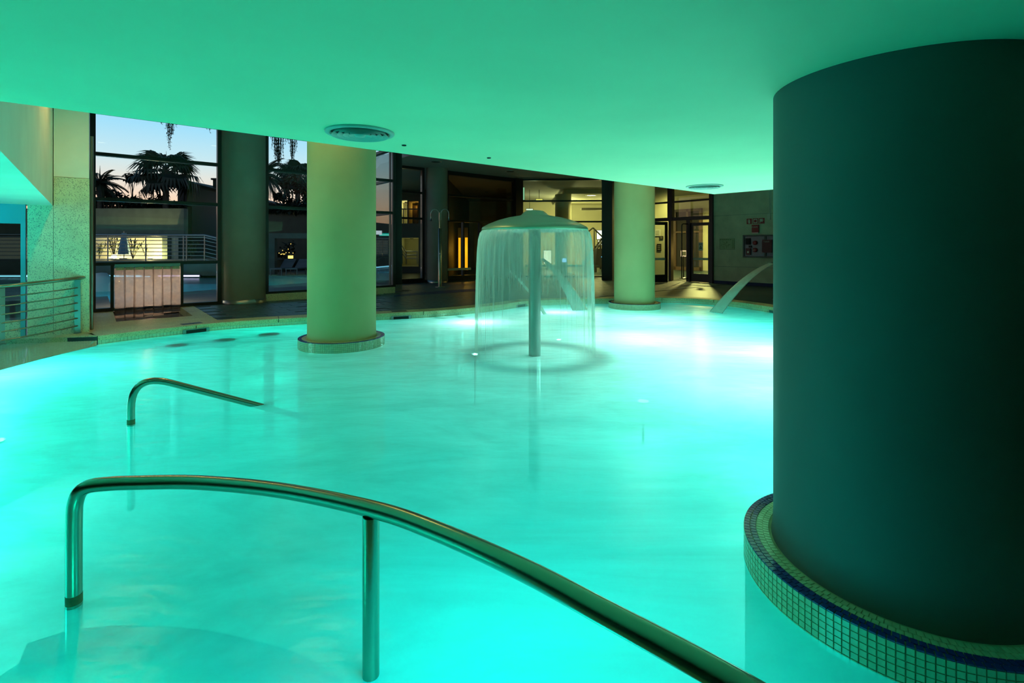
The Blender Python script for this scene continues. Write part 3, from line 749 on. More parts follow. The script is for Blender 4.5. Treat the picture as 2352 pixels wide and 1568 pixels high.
# near rail: from the left post along a curve to the viewer
pw = P(170, 1390, 0)
rail_px = [(170, 1250, pw.y), (170.5, 1190, pw.y), (173, 1155, pw.y), (184, 1129, pw.y), (206, 1116, pw.y+.003), (245, 1111, pw.y+.012), (300, 1108.5, pw.y+.022), (450, 1107.5, pw.y+.015), (640, 1125, 2.04), (852, 1168, 1.80), (1000, 1218, 1.62), (1200, 1307, 1.38), (1400, 1413, 1.20), (1600, 1520, 1.06), (1760, 1612, .97), (1900, 1700, .90)]
rp = catmull([Q(*a) for a in rail_px], 6)
t = thing('handrail', 'curved stainless handrail in front of the viewer, on two posts in the water', 'handrail', (pw.x, pw.y, -.34))
full = rp
obj('rail', MB().tube(full, RT, 20, up=(0, -1, 0)), M['steel'], t)
obj('post', MB().tube([(pw.x, pw.y, -.36), (pw.x, pw.y, full[0].z)], RT, 20), M['steel'], t)
m2 = Q(852, 1178, 1.80)
obj('post', MB().tube([(m2.x, m2.y, -1.74), (m2.x, m2.y, m2.z-.01)], RT*1.02, 20), M['steel_dark'] if 'steel_dark' in M else M['steel'], t)
q = MB().tube([(pw.x, pw.y, .012), (pw.x, pw.y, .05)], RT+.0008, 20, cap=False); obj('stain_band', q, M['rust'], t, label='brown rust stain at the water line')
q = MB().cyl((pw.x, pw.y), .05, -.34, -.325, 20); obj('base_flange', q, M['steel_dull'], t)
# far rail: one bent tube dipping into the water
b0 = P(301, 977, 0); e0 = P(592, 930, 0); hi = Q(335, 868, b0.y+.03)
d = (e0-hi); e1_ = e0+d.normalized()*.6
t = thing('handrail', 'bent stainless handrail dipping into the water behind the curved rail', 'handrail', (b0.x, b0.y, -.72))
fp = fillet([Vector((b0.x, b0.y, -.72)), Vector((b0.x, b0.y, hi.z+.055)), Vector(hi)+Vector((.0, .0, .055)), e0, e1_][:2]+[e0+(e0-Vector((b0.x, b0.y, hi.z+.07))).normalized()*.5], .20, 12)
obj('rail', MB().tube(fp, RT, 20, up=(0, -1, 0)), M['steel'], t)
q = MB().tube([(b0.x, b0.y, .012), (b0.x, b0.y, .055)], RT+.0008, 20, cap=False); obj('stain_band', q, M['rust'], t, label='brown rust stain at the water line')

# ---- mushroom fountain
zr = Q(1225, 530, fy).z; zt = Q(1225, 483, fy).z; rr_ = 122/F*fy
t = thing('mushroom_fountain', 'stainless mushroom fountain standing in the pool under a falling curtain of water', 'fountain', (fx, fy, bot))
obj('pole', MB().lathe([(.085, bot), (.085, zr+.08)], (fx, fy, 0), 40), M['steel_dull'], t)
prof = [(rr_-.03, zr-.004), (rr_-.006, zr), (rr_, zr+.022), (rr_-.012, zr+.048), (rr_*.86, zr+.098), (rr_*.68, zr+.150), (rr_*.5, zr+.186), (rr_*.36, zr+.205), (rr_*.30, zr+.212)]
obj('dome', MB().lathe(prof, (fx, fy, 0), 72), M['dome'], t)
obj('dome_underside', MB().lathe([(.085, zr+.10), (rr_*.6, zr+.06), (rr_-.03, zr-.004)], (fx, fy, 0), 72), M['steel_dull'], t)
obj('cap', MB().lathe([(rr_*.31, zr+.209), (rr_*.255, zr+.222), (rr_*.22, zr+.25), (rr_*.17, zr+.278), (rr_*.09, zr+.29), (0, zr+.293)], (fx, fy, 0), 48), M['dome'], t)
# the falling water: a thin closed sheet all round the rim
def curtain_mat():
    m = bpy.data.materials.new('falling_water'); m.use_nodes = True; tr_ = m.node_tree; tr_.nodes.clear(); N = tr_.nodes.new; L = tr_.links.new
    o = N('ShaderNodeOutputMaterial'); tc = N('ShaderNodeTexCoord'); mp = N('ShaderNodeMapping'); mp.inputs['Scale'].default_value = (14, 14, .35); L(tc.outputs['Object'], mp.inputs[0])
    n = N('ShaderNodeTexNoise'); n.inputs['Scale'].default_value = 2.2; n.inputs['Detail'].default_value = 5; n.inputs['Roughness'].default_value = .65; L(mp.outputs[0], n.inputs[0])
    sp = N('ShaderNodeSeparateXYZ'); L(tc.outputs['Object'], sp.inputs[0])
    thin = N('ShaderNodeMapRange'); thin.inputs[1].default_value = 0; thin.inputs[2].default_value = zr; thin.inputs[3].default_value = .04; thin.inputs[4].default_value = .60; L(sp.outputs['Z'], thin.inputs[0])
    mr = N('ShaderNodeMapRange'); mr.inputs[1].default_value = .38; mr.inputs[2].default_value = .68; mr.inputs[3].default_value = .75; mr.inputs[4].default_value = 1.1; L(n.outputs[0], mr.inputs[0])
    mu = N('ShaderNodeMath'); mu.operation = 'MULTIPLY'; mu.use_clamp = True; L(thin.outputs[0], mu.inputs[0]); L(mr.outputs[0], mu.inputs[1])
    lw = N('ShaderNodeLayerWeight'); lw.inputs[0].default_value = .25
    ed = N('ShaderNodeMapRange'); ed.inputs[1].default_value = .1; ed.inputs[2].default_value = .9; ed.inputs[3].default_value = .72; ed.inputs[4].default_value = 2.2; L(lw.outputs['Facing'], ed.inputs[0])
    m5 = N('ShaderNodeMath'); m5.operation = 'MULTIPLY'; m5.use_clamp = True; L(mu.outputs[0], m5.inputs[0]); L(ed.outputs[0], m5.inputs[1]); mu = m5
    ta = N('ShaderNodeBsdfTransparent'); ta.inputs[0].default_value = (1, 1, 1, 1)
    tl = N('ShaderNodeBsdfTranslucent'); tl.inputs[0].default_value = (1, 1, .92, 1); df = N('ShaderNodeBsdfDiffuse'); df.inputs[0].default_value = (1, 1, .92, 1)
    mk = N('ShaderNodeMixShader'); mk.inputs[0].default_value = .5; L(tl.outputs[0], mk.inputs[1]); L(df.outputs[0], mk.inputs[2])
    gl = N('ShaderNodeBsdfGlossy'); gl.inputs['Roughness'].default_value = .3
    m0 = N('ShaderNodeMixShader'); m0.inputs[0].default_value = .12; L(mk.outputs[0], m0.inputs[1]); L(gl.outputs[0], m0.inputs[2])
    mx = N('ShaderNodeMixShader'); L(mu.outputs[0], mx.inputs[0]); L(ta.outputs[0], mx.inputs[1]); L(m0.outputs[0], mx.inputs[2]); L(mx.outputs[0], o.inputs[0])
    return m
M['curtain'] = curtain_mat()
q = MB(); n = 240; rings = []
for k, (dr, z) in enumerate([(-.012, zr+.012), (.022, zr-.03), (.045, zr-.12), (.06, zr-.3), (.072, zr-.7), (.08, zr-1.2), (.085, .01)]):
    rings.append([Vector((fx+(rr_+dr+k*.0022*sin(i*1.7)+k*.0018*sin(i*5.3+1))*cos(2*pi*i/n), fy+(rr_+dr+k*.0022*sin(i*1.7)+k*.0018*sin(i*5.3+1))*sin(2*pi*i/n), z)) for i in range(n)])
vs_ = [p for r_ in rings for p in r_]
q.add(vs_, [(k*n+i, k*n+(i+1) % n, (k+1)*n+(i+1) % n, (k+1)*n+i) for k in range(len(rings)-1) for i in range(n)], True)
obj('water_curtain', q, M['curtain'], label='round curtain of water falling from the mushroom fountain rim', cat='water', loc=(fx, fy, 0), kind='stuff')
q = MB(); n = 120; q.lathe([(rr_+.20, .002), (rr_+.13, .022), (rr_+.06, .012), (rr_-.02, .03), (rr_-.10, .012), (rr_-.2, .002)], (fx, fy, 0), n)

# ---- water jets and their spouts
def jet(src, dst, w0, w1, label, slabel, th=.03, ang=None):
    s_, d_ = Vector(src), Vector(dst); hd = Vector((d_.x-s_.x, d_.y-s_.y, 0)).normalized(); side = Vector((-hd.y, hd.x, 0))
    N = 14; nn = 12; q = MB(); rg = []
    for i in range(N+1):
        f = i/N; p = s_.lerp(d_, f); p.z = s_.z+(d_.z-s_.z)*(f*.45+f*f*.55) + .0
        w = w0+(w1-w0)*f
        rg.append([p+side*(cos(2*pi*k/nn)*w/2)+Vector((0, 0, 1))*(sin(2*pi*k/nn)*th/2) for k in range(nn)])
    vs_ = [p for r_ in rg for p in r_]
    q.add(vs_, [(i*nn+k, i*nn+(k+1) % nn, (i+1)*nn+(k+1) % nn, (i+1)*nn+k) for i in range(N) for k in range(nn)], True)
    obj('water_jet', q, M['jet'], label=label, cat='water', group='water jets into the pool', loc=(s_.x, s_.y, s_.z))
    base = Vector((s_.x-hd.x*.25, s_.y-hd.y*.25, DK)); tt = thing('water_spout', slabel, 'spout', base, group='spouts on the pool edge')
    q = MB().tube(fillet([base, Vector((base.x, base.y, s_.z+.02)), s_-hd*.02+Vector((0, 0, .02))], .12, 6), .03, 10); obj('pipe', q, M['steel_dull'], tt)
    q = MB(); c_ = s_-hd*.02; q.hexa([c_-side*.03-hd*.14-Vector((0, 0, .02)), c_-side*w0*.55-Vector((0, 0, .02)), c_+side*w0*.55-Vector((0, 0, .02)), c_+side*.03-hd*.14-Vector((0, 0, .02))],
                                    [c_-side*.03-hd*.14+Vector((0, 0, .04)), c_-side*w0*.55+Vector((0, 0, .015)), c_+side*w0*.55+Vector((0, 0, .015)), c_+side*.03-hd*.14+Vector((0, 0, .04))])
    obj('nozzle', q, M['steel_dull'], tt)
    obj('base_flange', MB().cyl((base.x, base.y), .07, DK-.003, DK+.015, 16), M['steel_dull'], tt)
M['jet'] = water_mat('jet_water', milk=(.9, 1, .95), tint=(.95, 1, .97), lo=.75, hi=.95, sc=(4, 4, 4), gloss=.8)
jet(Q(1141, 601, 13.4), P(1252, 722, 0), .05, .10, 'thin arc of water falling behind the mushroom fountain pole', 'spout of the thin water arc left of the fountain pole', .04)
jet(Q(1249, 597, 14.4), P(1333, 713, 0), .12, .40, 'wide fan of water falling right of the fountain pole', 'spout of the wide water fan right of the fountain pole', .03)
jet(Q(1769, 606, 13.0), P(1644, 718, 0), .18, .34, 'flat arc of water falling in front of the grey stone wall', 'spout of the water arc by the grey stone wall', .04)

# ---- skimmer mouths and covers along the far edge
for i, (u, v, w, lab, lab2) in enumerate(((448, 764, .42, 'black skimmer mouth in the pool edge left of the cream column', 'dark lid in the coping over the left skimmer'),
        (924, 731, .42, 'black skimmer mouth in the pool edge right of the cream column', 'dark lid in the coping over the skimmer right of the cream column'),
        (1199, 704, .42, 'black skimmer mouth in the pool edge beside the fountain pole', 'dark lid in the coping behind the fountain pole'))):
    c = P(u, v, .035); 
    best = min(range(len(far_edge)), key=lambda k: abs((far_edge[k].x/far_edge[k].y)-(c.x/c.y)))
    best = max(1, min(len(far_edge)-2, best)); e = far_edge[best]; tg = (far_edge[best+1]-far_edge[best-1]).normalized(); sf = Fr((e.x, e.y), atan2(tg.y, tg.x))
    tt = thing('skimmer', lab, 'skimmer', (e.x, e.y, .03))
    q = MB()
    for a0, a1, z0, z1 in ((-w/2, w/2, .062, .075), (-w/2, -w/2+.05, -.06, .062), (w/2-.05, w/2, -.06, .062)): sf.box(q, a0, a1, -.035, .0, z0, z1)
    obj('surround', q, M['steel_dull'], tt)
    q = MB(); sf.box(q, -w/2+.05, w/2-.05, -.024, -.012, -.06, .062); obj('mouth', q, M['dark'], tt)
    q = MB(); sf.box(q, -.16, .16, .14, .30, DK-.002, DK+.004); obj('deck_cover', q, M['frame'], label=lab2, cat='cover', loc=sf.pt(0, .22, DK))
# dark inlet covers just under the surface
for u, v, lab in ((405, 796, 'dark round inlet under water nearest the balustrade'), (517, 783, 'dark round inlet under water, middle of the left three'), (618, 770, 'dark round inlet under water close to the cream column'),
                  (1020, 733, 'small dark inlet under water left of the fountain curtain'), (1062, 731, 'small dark inlet under water below the fountain curtain'), (1728, 716, 'small dark inlet under water right of the flat water arc'), (1762, 721, 'small dark inlet under water beside the huge column')):
    c = P(u, v, -.02); r_ = .17 if u < 700 else .06
    tt = thing('pool_inlet', lab, 'inlet', (c.x, c.y, -.1), group='inlets under the water')
    obj('cover', MB().lathe([(r_, -.1), (r_, -.03), (r_*.6, -.012), (0, -.008)], (c.x, c.y, 0), 24), M['inlet'], tt)
    obj('riser', MB().cyl((c.x, c.y), r_*.5, bot, -.1, 16), M['basin'], tt)
# underwater lamp fixtures
for i, (x, y, z, p, _) in enumerate(POOL_LAMPS):
    tt = thing('pool_lamp', 'round lamp on a stem under water, %s' % POOL_WHERE[i], 'lamp', (x, y, bot), group='underwater lamps')
    obj('stem', MB().cyl((x, y), .02, bot, z-.2, 8), M['steel_dull'], tt)
    obj('bowl', MB().lathe([(.03, z-.2), (.09, z-.18), (.10, z-.15)], (x, y, 0), 16), M['steel_dull'], tt)

# ---- balustrade at the left
bp2 = Vector((-7.29, 7.15, 0)); bp1 = Vector((-7.02, 8.09, 0))
t = thing('balustrade', 'curved stainless balustrade in front of the stone pier at the far left', 'railing', (bp1.x, bp1.y, DK))
def bal(f, z): 
    p = bp2.lerp(bp1, f); bow = .055*4*f*(1-f); return Vector((p.x+bow*.95, p.y-bow*.25, z+.06*f))
ext = Vector((-8.6, 5.6, 0))
def balpath(z): return catmull([Vector((-8.4, 5.2, z-.05)), Vector((-7.75, 6.2, z-.02))]+[bal(f, z) for f in (0, .25, .5, .75, 1)], 5)
hp = balpath(.972); hp.append(Vector((-6.99, 8.2, hp[-1].z+.004)))
obj('handrail', MB().tube(hp, .030, 16), M['steel'], t)
for k in range(6):
    z = .20+.123*k; obj('rail', MB().tube(balpath(z), .011, 8), M['steel'], t)
for f, wd in ((1, .07), (0, .07)):
    c = bal(f, 0); q = MB(); q.box((c.x, c.y, DK+.43), (.075, .014, .86), TH if f else R(75)); obj('post', q, M['steel_dull'], t)
    q = MB().cyl((c.x, c.y), .05, DK, DK+.012, 16); obj('base_flange', q, M['steel_dull'], t)
c = bal(1, 0); q = MB(); fe = PF.pt(PF.a(180)-.02, -.0, 1.03); q.tube([hp[-1], Vector((hp[-1].x-.05, hp[-1].y+.06, hp[-1].z))], .045, 16); obj('wall_rosette', q, M['steel_dull'], t)

# ---- strip curtain in the swim channel opening
t = thing('strip_curtain', 'clear plastic strip curtain hanging over the swim channel in the left window', 'curtain', L1.pt((A(262)+A(413))/2, -.12, T3))
def strip_mat():
    m = bpy.data.materials.new('clear_pvc'); m.use_nodes = True; tr_ = m.node_tree; tr_.nodes.clear(); N = tr_.nodes.new; L = tr_.links.new
    o = N('ShaderNodeOutputMaterial'); tc = N('ShaderNodeTexCoord'); n = N('ShaderNodeTexNoise'); n.inputs['Scale'].default_value = 9; n.inputs['Detail'].default_value = 6; L(tc.outputs['Object'], n.inputs[0])
    mr = N('ShaderNodeMapRange'); mr.inputs[1].default_value = .3; mr.inputs[2].default_value = .7; mr.inputs[3].default_value = .45; mr.inputs[4].default_value = .75; L(n.outputs[0], mr.inputs[0])
    ta = N('ShaderNodeBsdfTransparent'); ta.inputs[0].default_value = (.9, .88, .86, 1)
    tl = N('ShaderNodeBsdfTranslucent'); tl.inputs[0].default_value = (.75, .66, .58, 1); gl = N('ShaderNodeBsdfGlossy'); gl.inputs['Roughness'].default_value = .15
    m0 = N('ShaderNodeMixShader'); m0.inputs[0].default_value = .08; L(tl.outputs[0], m0.inputs[1]); L(gl.outputs[0], m0.inputs[2])
    mx = N('ShaderNodeMixShader'); L(mr.outputs[0], mx.inputs[0]); L(ta.outputs[0], mx.inputs[1]); L(m0.outputs[0], mx.inputs[2]); L(mx.outputs[0], o.inputs[0]); return m
M['pvc'] = strip_mat()
q = MB(); L1.box(q, A(263), A(412), -.16, -.04, T3-.075, T3-.01); obj('header_rail', q, M['steel_dull'], t)
a0, a1 = A(264), A(412); ws = (a1-a0)/7
for i in range(7):
    lo_ = (-.03, -.02, -.04, .0, -.01, .02, .03)[i]; q = MB()
    b = -.11+(.022 if i % 2 else 0); N = 6
    vs_ = []
    for zz in (T3-.10, .55, lo_):
        for k in range(N+1):
            f = k/N; x = a0+ws*(i-.08+1.16*f); bow = .012*sin(pi*f); sway = (.006*sin(i*2.1) if zz < 1 else 0)*(2 if zz < .3 else 1)
            vs_.append(L1.pt(x+sway, b-bow, zz))
    q.add(vs_, [(r_*(N+1)+k, r_*(N+1)+k+1, (r_+1)*(N+1)+k+1, (r_+1)*(N+1)+k) for r_ in range(2) for k in range(N)], True)
    s_ = obj('strip', q, M['pvc'], t)
    mod = s_.modifiers.new('thickness', 'SOLIDIFY'); mod.thickness = .004
    q = MB(); L1.box(q, a0+ws*i+.01, a0+ws*(i+1)-.01, b-.03, b-.012, T3-.14, T3-.075); obj('clamp', q, M['stone'], s_)

c = L1.pt(L1.a(340, 1.3), 1.3, 0); c.z = CZ+(V0-636)/F*c.y
t = thing('channel_lamp', 'small warm lamp shining down on the swim channel behind the strip curtain', 'lamp', c)
obj('shade', MB().lathe([(.03, c.z+.12), (.12, c.z+.05), (.13, c.z+.03)], (c.x, c.y, 0), 20), M['frame'], t)
obj('bulb', MB().lathe([(0, c.z+.03), (.07, c.z+.05), (.02, c.z+.1)], (c.x, c.y, 0), 12), emis('channel_bulb', (1, .78, .5), 6), t)
obj('stem', MB().tube([(c.x, c.y, c.z+.1), (c.x, c.y, c.z+.28), tuple(L1.pt(L1.a(340, 1.3), .06, c.z+.3))], .012, 6), M['frame'], t)
lamp('POINT', (c.x, c.y, c.z-.03), 48, (1, .70, .45), .05, name='channel_light')
# ---- ceiling air diffusers
def diffuser(u, v, rad, label):
    c = P(u, v, CEIL); t = thing('ceiling_diffuser', label, 'vent', (c.x, c.y, CEIL), group='round air diffusers in the low ceiling')
    obj('rim', MB().lathe([(rad, CEIL+.002), (rad, CEIL-.006), (rad*.985, CEIL-.012), (rad*.86, CEIL-.014), (rad*.84, CEIL+.0)], (c.x, c.y, 0), 56), M['steel_vent'], t)
    obj('backing', MB().lathe([(rad*.86, CEIL-.001), (0, CEIL-.001)], (c.x, c.y, 0), 40), M['dark'], t)
    for k in range(4):
        r1 = rad*(.82-.16*k); obj('cone_ring', MB().lathe([(r1-.022, CEIL-.002), (r1-.004, CEIL-.026), (r1, CEIL-.028), (r1-.018, CEIL-.002)], (c.x, c.y, 0), 56), M['steel_vent'], t)
    r1 = rad*.2; obj('cone_centre', MB().lathe([(r1, CEIL-.004), (r1*.7, CEIL-.03), (0, CEIL-.034)], (c.x, c.y, 0), 40), M['steel_vent'], t)
diffuser(827, 303.5, .215, 'round air diffuser in the low ceiling near the cream column')
diffuser(1618, 427, .215, 'small looking round air diffuser at the far corner of the low ceiling')
# insect-like marks / screws in the ceiling: small plugs
for u, v, lab in ((928, 333, 'small dark plug in the low ceiling right of the near diffuser'), (1123, 362, 'tiny dark plug in the low ceiling above the fountain')):
    c = P(u, v, CEIL); obj('ceiling_plug', MB().lathe([(.018, CEIL+.001), (.016, CEIL-.006), (0, CEIL-.008)], (c.x, c.y, 0), 12), M['dark'], label=lab, cat='plug', loc=(c.x, c.y, CEIL))
# ---- downlights of the high ceiling
def downlight(x, y, label, glow=None, r=.13, z=HIGH):
    t = thing('downlight', label, 'lamp', (x, y, z), group='round downlights in the high ceiling')
    obj('rim', MB().lathe([(r, z), (r, z-.015), (r*.8, z-.02), (r*.78, z-.004)], (x, y, 0), 28), M['steel_dull'], t)
    obj('lens', MB().lathe([(r*.79, z-.006), (0, z-.006)], (x, y, 0), 24), glow or M['dark'], t)
for u, v, lab in ((1001, 371, 'switched off downlight in the high ceiling, left one'), (1172, 393, 'switched off downlight in the high ceiling, right one above the fountain')):
    c = P(u, v, HIGH); downlight(c.x, c.y, lab, r=.22)
for i, (x, y, z, p) in enumerate(HIGH_LAMPS): downlight(x, y, 'lit downlight in the high ceiling hidden above the low slab, ' + ('over the left water edge', 'over the cream column', 'over the left deck', 'over the fountain', 'over the farthest column')[i], M['warm_glow'], z=HIGH)

# ---- double shower post
sh = P(1010.5, 659, DK)
t = thing('shower_post', 'double shower post with two hooked arms in front of the dim column', 'shower', sh)
kz = lambda v: CZ+(V0-v)/F*sh.y
obj('base_plate', MB().cyl((sh.x, sh.y), .17, DK, DK+.02, 24), M['steel_dull'], t)
obj('lower_post', MB().lathe([(.06, DK), (.06, kz(525)), (.035, kz(524))], (sh.x, sh.y, 0), 20), M['steel'], t)
obj('upper_post', MB().tube([(sh.x, sh.y, kz(526)), (sh.x, sh.y, kz(488))], .032, 14), M['steel'], t)
for s_ in (-1, 1):
    q = MB(); r0 = .14; cx = sh.x+s_*(.03+r0); pts = [Vector((cx-s_*r0*cos(pi*k/10), sh.y, kz(491)+r0*1.15*sin(pi*k/10))) for k in range(11)]
    pts += [Vector((cx+s_*r0, sh.y, kz(497)))]; q.tube([Vector((sh.x+s_*.03, sh.y, kz(505)))]+pts, .018, 8); obj('arm', q, M['steel_dull'], t)
    q = MB().lathe([(.016, kz(496)), (.022, kz(499)), (.026, kz(506)), (.05, kz(507))], (cx+s_*r0, sh.y, 0), 12); obj('shower_head', q, M['steel'], t)
obj('push_button', MB().cyl((sh.x+.01, sh.y-.065), .02, kz(584), kz(581), 10), M['steel_dull'], t)

# ---- fire point on the grey stone wall
def onwall(u, v): return wallf.a(u), wallf.z(u, v)
def rect(u0, v0, u1, v1): 
    x0, z1 = onwall(u0, v0); x1, z0 = onwall(u1, v1); return x0, x1, z0, z1
def sign(u0, v0, u1, v1, label, icon):
    x0, x1, z0, z1 = rect(u0, v0, u1, v1); t = thing('fire_sign', label, 'sign', wallf.pt((x0+x1)/2, 0, z0), group='red fire signs on the stone wall')
    q = MB(); wallf.box(q, x0, x1, -.012, 0, z0, z1); obj('plate', q, M['red'], t)
    w, h = x1-x0, z1-z0; q = MB()
    for (a, b, c, d) in icon[0]: wallf.box(q, x0+a*w, x0+c*w, -.016, -.012, z0+b*h, z0+d*h)
    obj('symbol', q, M['sign_white'], t)
    if len(icon) > 1:
        q = MB()
        for (a, b, c, d) in icon[1]: wallf.box(q, x0+a*w, x0+c*w, -.019, -.016, z0+b*h, z0+d*h)
        obj('symbol_detail', q, M['red'], t)
sign(1715.3, 502.3, 1727, 514.3, 'red square sign with a white fire extinguisher, left of three', [[(.36, .1, .68, .66), (.42, .66, .62, .8), (.3, .78, .6, .86), (.22, .3, .28, .8)]])
sign(1729.4, 501.5, 1741.3, 513.6, 'red square sign with a white ringed button, middle of three', [[(.14, .12, .86, .88)], [(.3, .26, .7, .74), (.24, .34, .3, .66), (.7, .34, .76, .66)]])
sign(1743.2, 500.9, 1756.2, 513.2, 'red square sign with a white flag shape, right of three', [[(.16, .35, .7, .86), (.16, .1, .26, .4), (.8, .55, .9, .7)]])
x0, x1, z0, z1 = rect(1729.2, 516.5, 1744.3, 535.5)
t = thing('fire_alarm_box', 'red fire alarm box marked FUEGO under the three signs', 'alarm', wallf.pt((x0+x1)/2, 0, z0))
q = MB(); wallf.box(q, x0, x1, -.09, 0, z0+.03, z1); obj('case', q, M['red'], t)
q = MB(); wallf.box(q, x0+.01, x1-.01, -.08, 0, z0, z0+.03); obj('lens', q, M['steel_dull'], t)
def text(body, size, loc, ang, m, parent, name='lettering', align='CENTER'):
    cu = bpy.data.curves.new(name, 'FONT'); cu.body = body; cu.size = size; cu.align_x = align; cu.align_y = 'CENTER'; cu.extrude = .001
    tmp = bpy.data.objects.new(name, cu); COL.objects.link(tmp); bpy.context.view_layer.update()
    me = bpy.data.meshes.new_from_object(tmp.evaluated_get(bpy.context.evaluated_depsgraph_get())); bpy.data.objects.remove(tmp); bpy.data.curves.remove(cu)
    o = bpy.data.objects.new(name, me); COL.objects.link(o); me.materials.clear(); me.materials.append(m)
    o.parent = parent; o.location = Vector(loc)-WL[parent.name]; o.rotation_euler = (pi/2, 0, ang); WL[o.name] = Vector(loc); return o
text('FUEGO', .062, wallf.pt((x0+x1)/2-.01, -.094, z0+.72*(z1-z0)), wallf.ang, M['sign_white'], t)
# evacuation plan
x0, x1, z0, z1 = rect(1653.3, 548, 1687.6, 572.6)
t = thing('evacuation_plan', 'pale evacuation plan on the grey stone wall beside the lobby doors', 'sign', wallf.pt((x0+x1)/2, 0, z0))
q = MB(); wallf.box(q, x0, x1, -.012, 0, z0, z1); obj('board', q, M['plan'], t)
q = MB(); w, h = x1-x0, z1-z0; rnd = random.Random(3)
for f0, f1 in ((0, .012), (.988, 1)): wallf.box(q, x0+f0*w, x0+f1*w, -.015, -.012, z0, z1)
for f0, f1 in ((0, .018), (.982, 1)): wallf.box(q, x0, x1, -.015, -.012, z0+f0*h, z0+f1*h)
obj('border', q, M['dark'], t)
q = MB()
for k in range(6): wallf.box(q, x0+(.04+.13*k)*w, x0+(.13+.13*k)*w, -.0145, -.012, z0+.88*h, z0+.92*h)
for k in range(46):
    a, b = rnd.uniform(.06, .66), rnd.uniform(.08, .72); l = rnd.uniform(.03, .12)
    if (a-.36)**2/.1+(b-.42)**2/.12 > 1: continue
    if rnd.random() < .5: wallf.box(q, x0+a*w, x0+(a+l)*w, -.0145, -.012, z0+b*h, z0+(b+.015)*h)
    else: wallf.box(q, x0+a*w, x0+(a+.008)*w, -.0145, -.012, z0+b*h, z0+(b+l*1.3)*h)
obj('plan_lines', q, M['dark'], t, kind='stuff')
q = MB()
for k in range(5):
    z = .10+.17*k
    for f0, f1, g0, g1 in ((.84, .97, 0, .01), (.84, .97, .12, .13), (.84, .848, 0, .13), (.962, .97, 0, .13), (.86, .94, .04, .055), (.86, .92, .075, .09)): wallf.box(q, x0+f0*w, x0+f1*w, -.0145, -.012, z0+(z+g0)*h, z0+(z+g1)*h)
obj('legend', q, M['dark'], t)
# recessed fire cabinet
x0, x1, z0, z1 = rect(1708, 540, 1772, 592); x1 = x0+1.55
t = thing('fire_cabinet', 'stainless fire hose cabinet with red and black gear on the grey stone wall', 'cabinet', wallf.pt((x0+x1)/2, 0, z0))
q = MB()
for a, b, c, d in ((x0, x1, z0, z0+.05), (x0, x1, z1-.05, z1), (x0, x0+.05, z0, z1), (x1-.05, x1, z0, z1), (x0+.76, x0+.82, z0, z1)): wallf.box(q, a, b, -.07, 0, c, d)
obj('frame', q, M['cab_frame'], t)
q = MB(); wallf.box(q, x0+.05, x1-.05, -.03, -.005, z0+.05, z1-.05); obj('back_panel', q, M['cabinet_glass'], t)
h = z1-z0
def inner_box(nm, u0, v0, u1, v1, m, dep=.06):
    a, a1, b, b1 = rect(u0, v0, u1, v1); q = MB(); wallf.box(q, a, a1, -.03-dep, -.03, b, b1); return obj(nm, q, m, t)
inner_box('black_unit', 1715, 547, 1725, 561.5, M['dark']); inner_box('small_unit', 1721.5, 563.5, 1728, 568.5, M['dark'], .04); inner_box('label_plate', 1715.5, 570, 1726, 585, M['darkred'])
for nm, u, v in (('alarm_button', 1736, 557.5), ('bell', 1736, 574)):
    a, z = onwall(u, v); c_ = wallf.pt(a, -.03, z); q = MB()
    q.tube([c_, c_-wallf.n*.06, c_-wallf.n*.075], [.075, .075, .05], 20); obj(nm, q, M['red'], t)
inner_box('hose_door', 1752.5, 550.5, 1775, 580, M['darkred'], .05)
a, z = onwall(1763, 555); text('FUEGO', .06, wallf.pt(a, -.085, z), wallf.ang, M['sign_white'], t)
a, a1, b, b1 = rect(1717, 571.5, 1724.5, 583.5); q = MB(); wallf.box(q, a+.03, a1-.03, -.094, -.09, b+.04, b1-.08); wallf.box(q, a+.06, a1-.05, -.094, -.09, b1-.06, b1-.03); obj('label_print', q, M['sign_white'], t)
a, z = onwall(1734.5, 574.2); q = MB(); wallf.box(q, a-.03, a+.03, -.108, -.103, z-.012, z+.012); obj('bell_label', q, M['sign_white'], t)
x0, x1, z0, z1 = rect(1764.3, 490.5, 1770.5, 504.3)
t = thing('conduit_box', 'small pale junction box with a conduit near the huge column', 'box', wallf.pt((x0+x1)/2, 0, z0))
q = MB(); wallf.box(q, x0, x1, -.06, 0, z0, z1); obj('case', q, M['sign_white'], t)
q = MB().tube([wallf.pt(x0+.05, -.02, z1), wallf.pt(x0+.05, -.02, HIGH-.02)], .012, 8).tube([wallf.pt(x0+.10, -.02, z1), wallf.pt(x0+.10, -.02, HIGH-.02)], .012, 8); obj('conduit', q, M['sign_white'], t)
# =================================================================== LOBBY BEHIND THE GLASS
def slab_box(x0, x1, y0, y1, z0, z1): return MB().box(((x0+x1)/2, (y0+y1)/2, (z0+z1)/2), (x1-x0, y1-y0, z1-z0))
YB = 34.0
obj('wall_lobby', slab_box(-3.3, 12.5, YB, YB+.2, DK-.1, HIGH), M['lobby_wall'], kind='structure', label='cream back wall of the lobby seen through the glass', cat='wall')
pp = L2.pt(A2(1024), .2)
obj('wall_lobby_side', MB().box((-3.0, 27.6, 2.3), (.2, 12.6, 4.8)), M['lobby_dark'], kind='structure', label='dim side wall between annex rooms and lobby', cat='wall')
obj('wall_light_block', MB().box((.42, 28.5, 2.3), (.12, 11.0, 4.8)), M['lobby_dark'], kind='structure', label='dim partition added to block light between the dark lobby and the yellow lit lobby', cat='wall')  # unseen partition, added to keep the yellow light out of the dark lobby
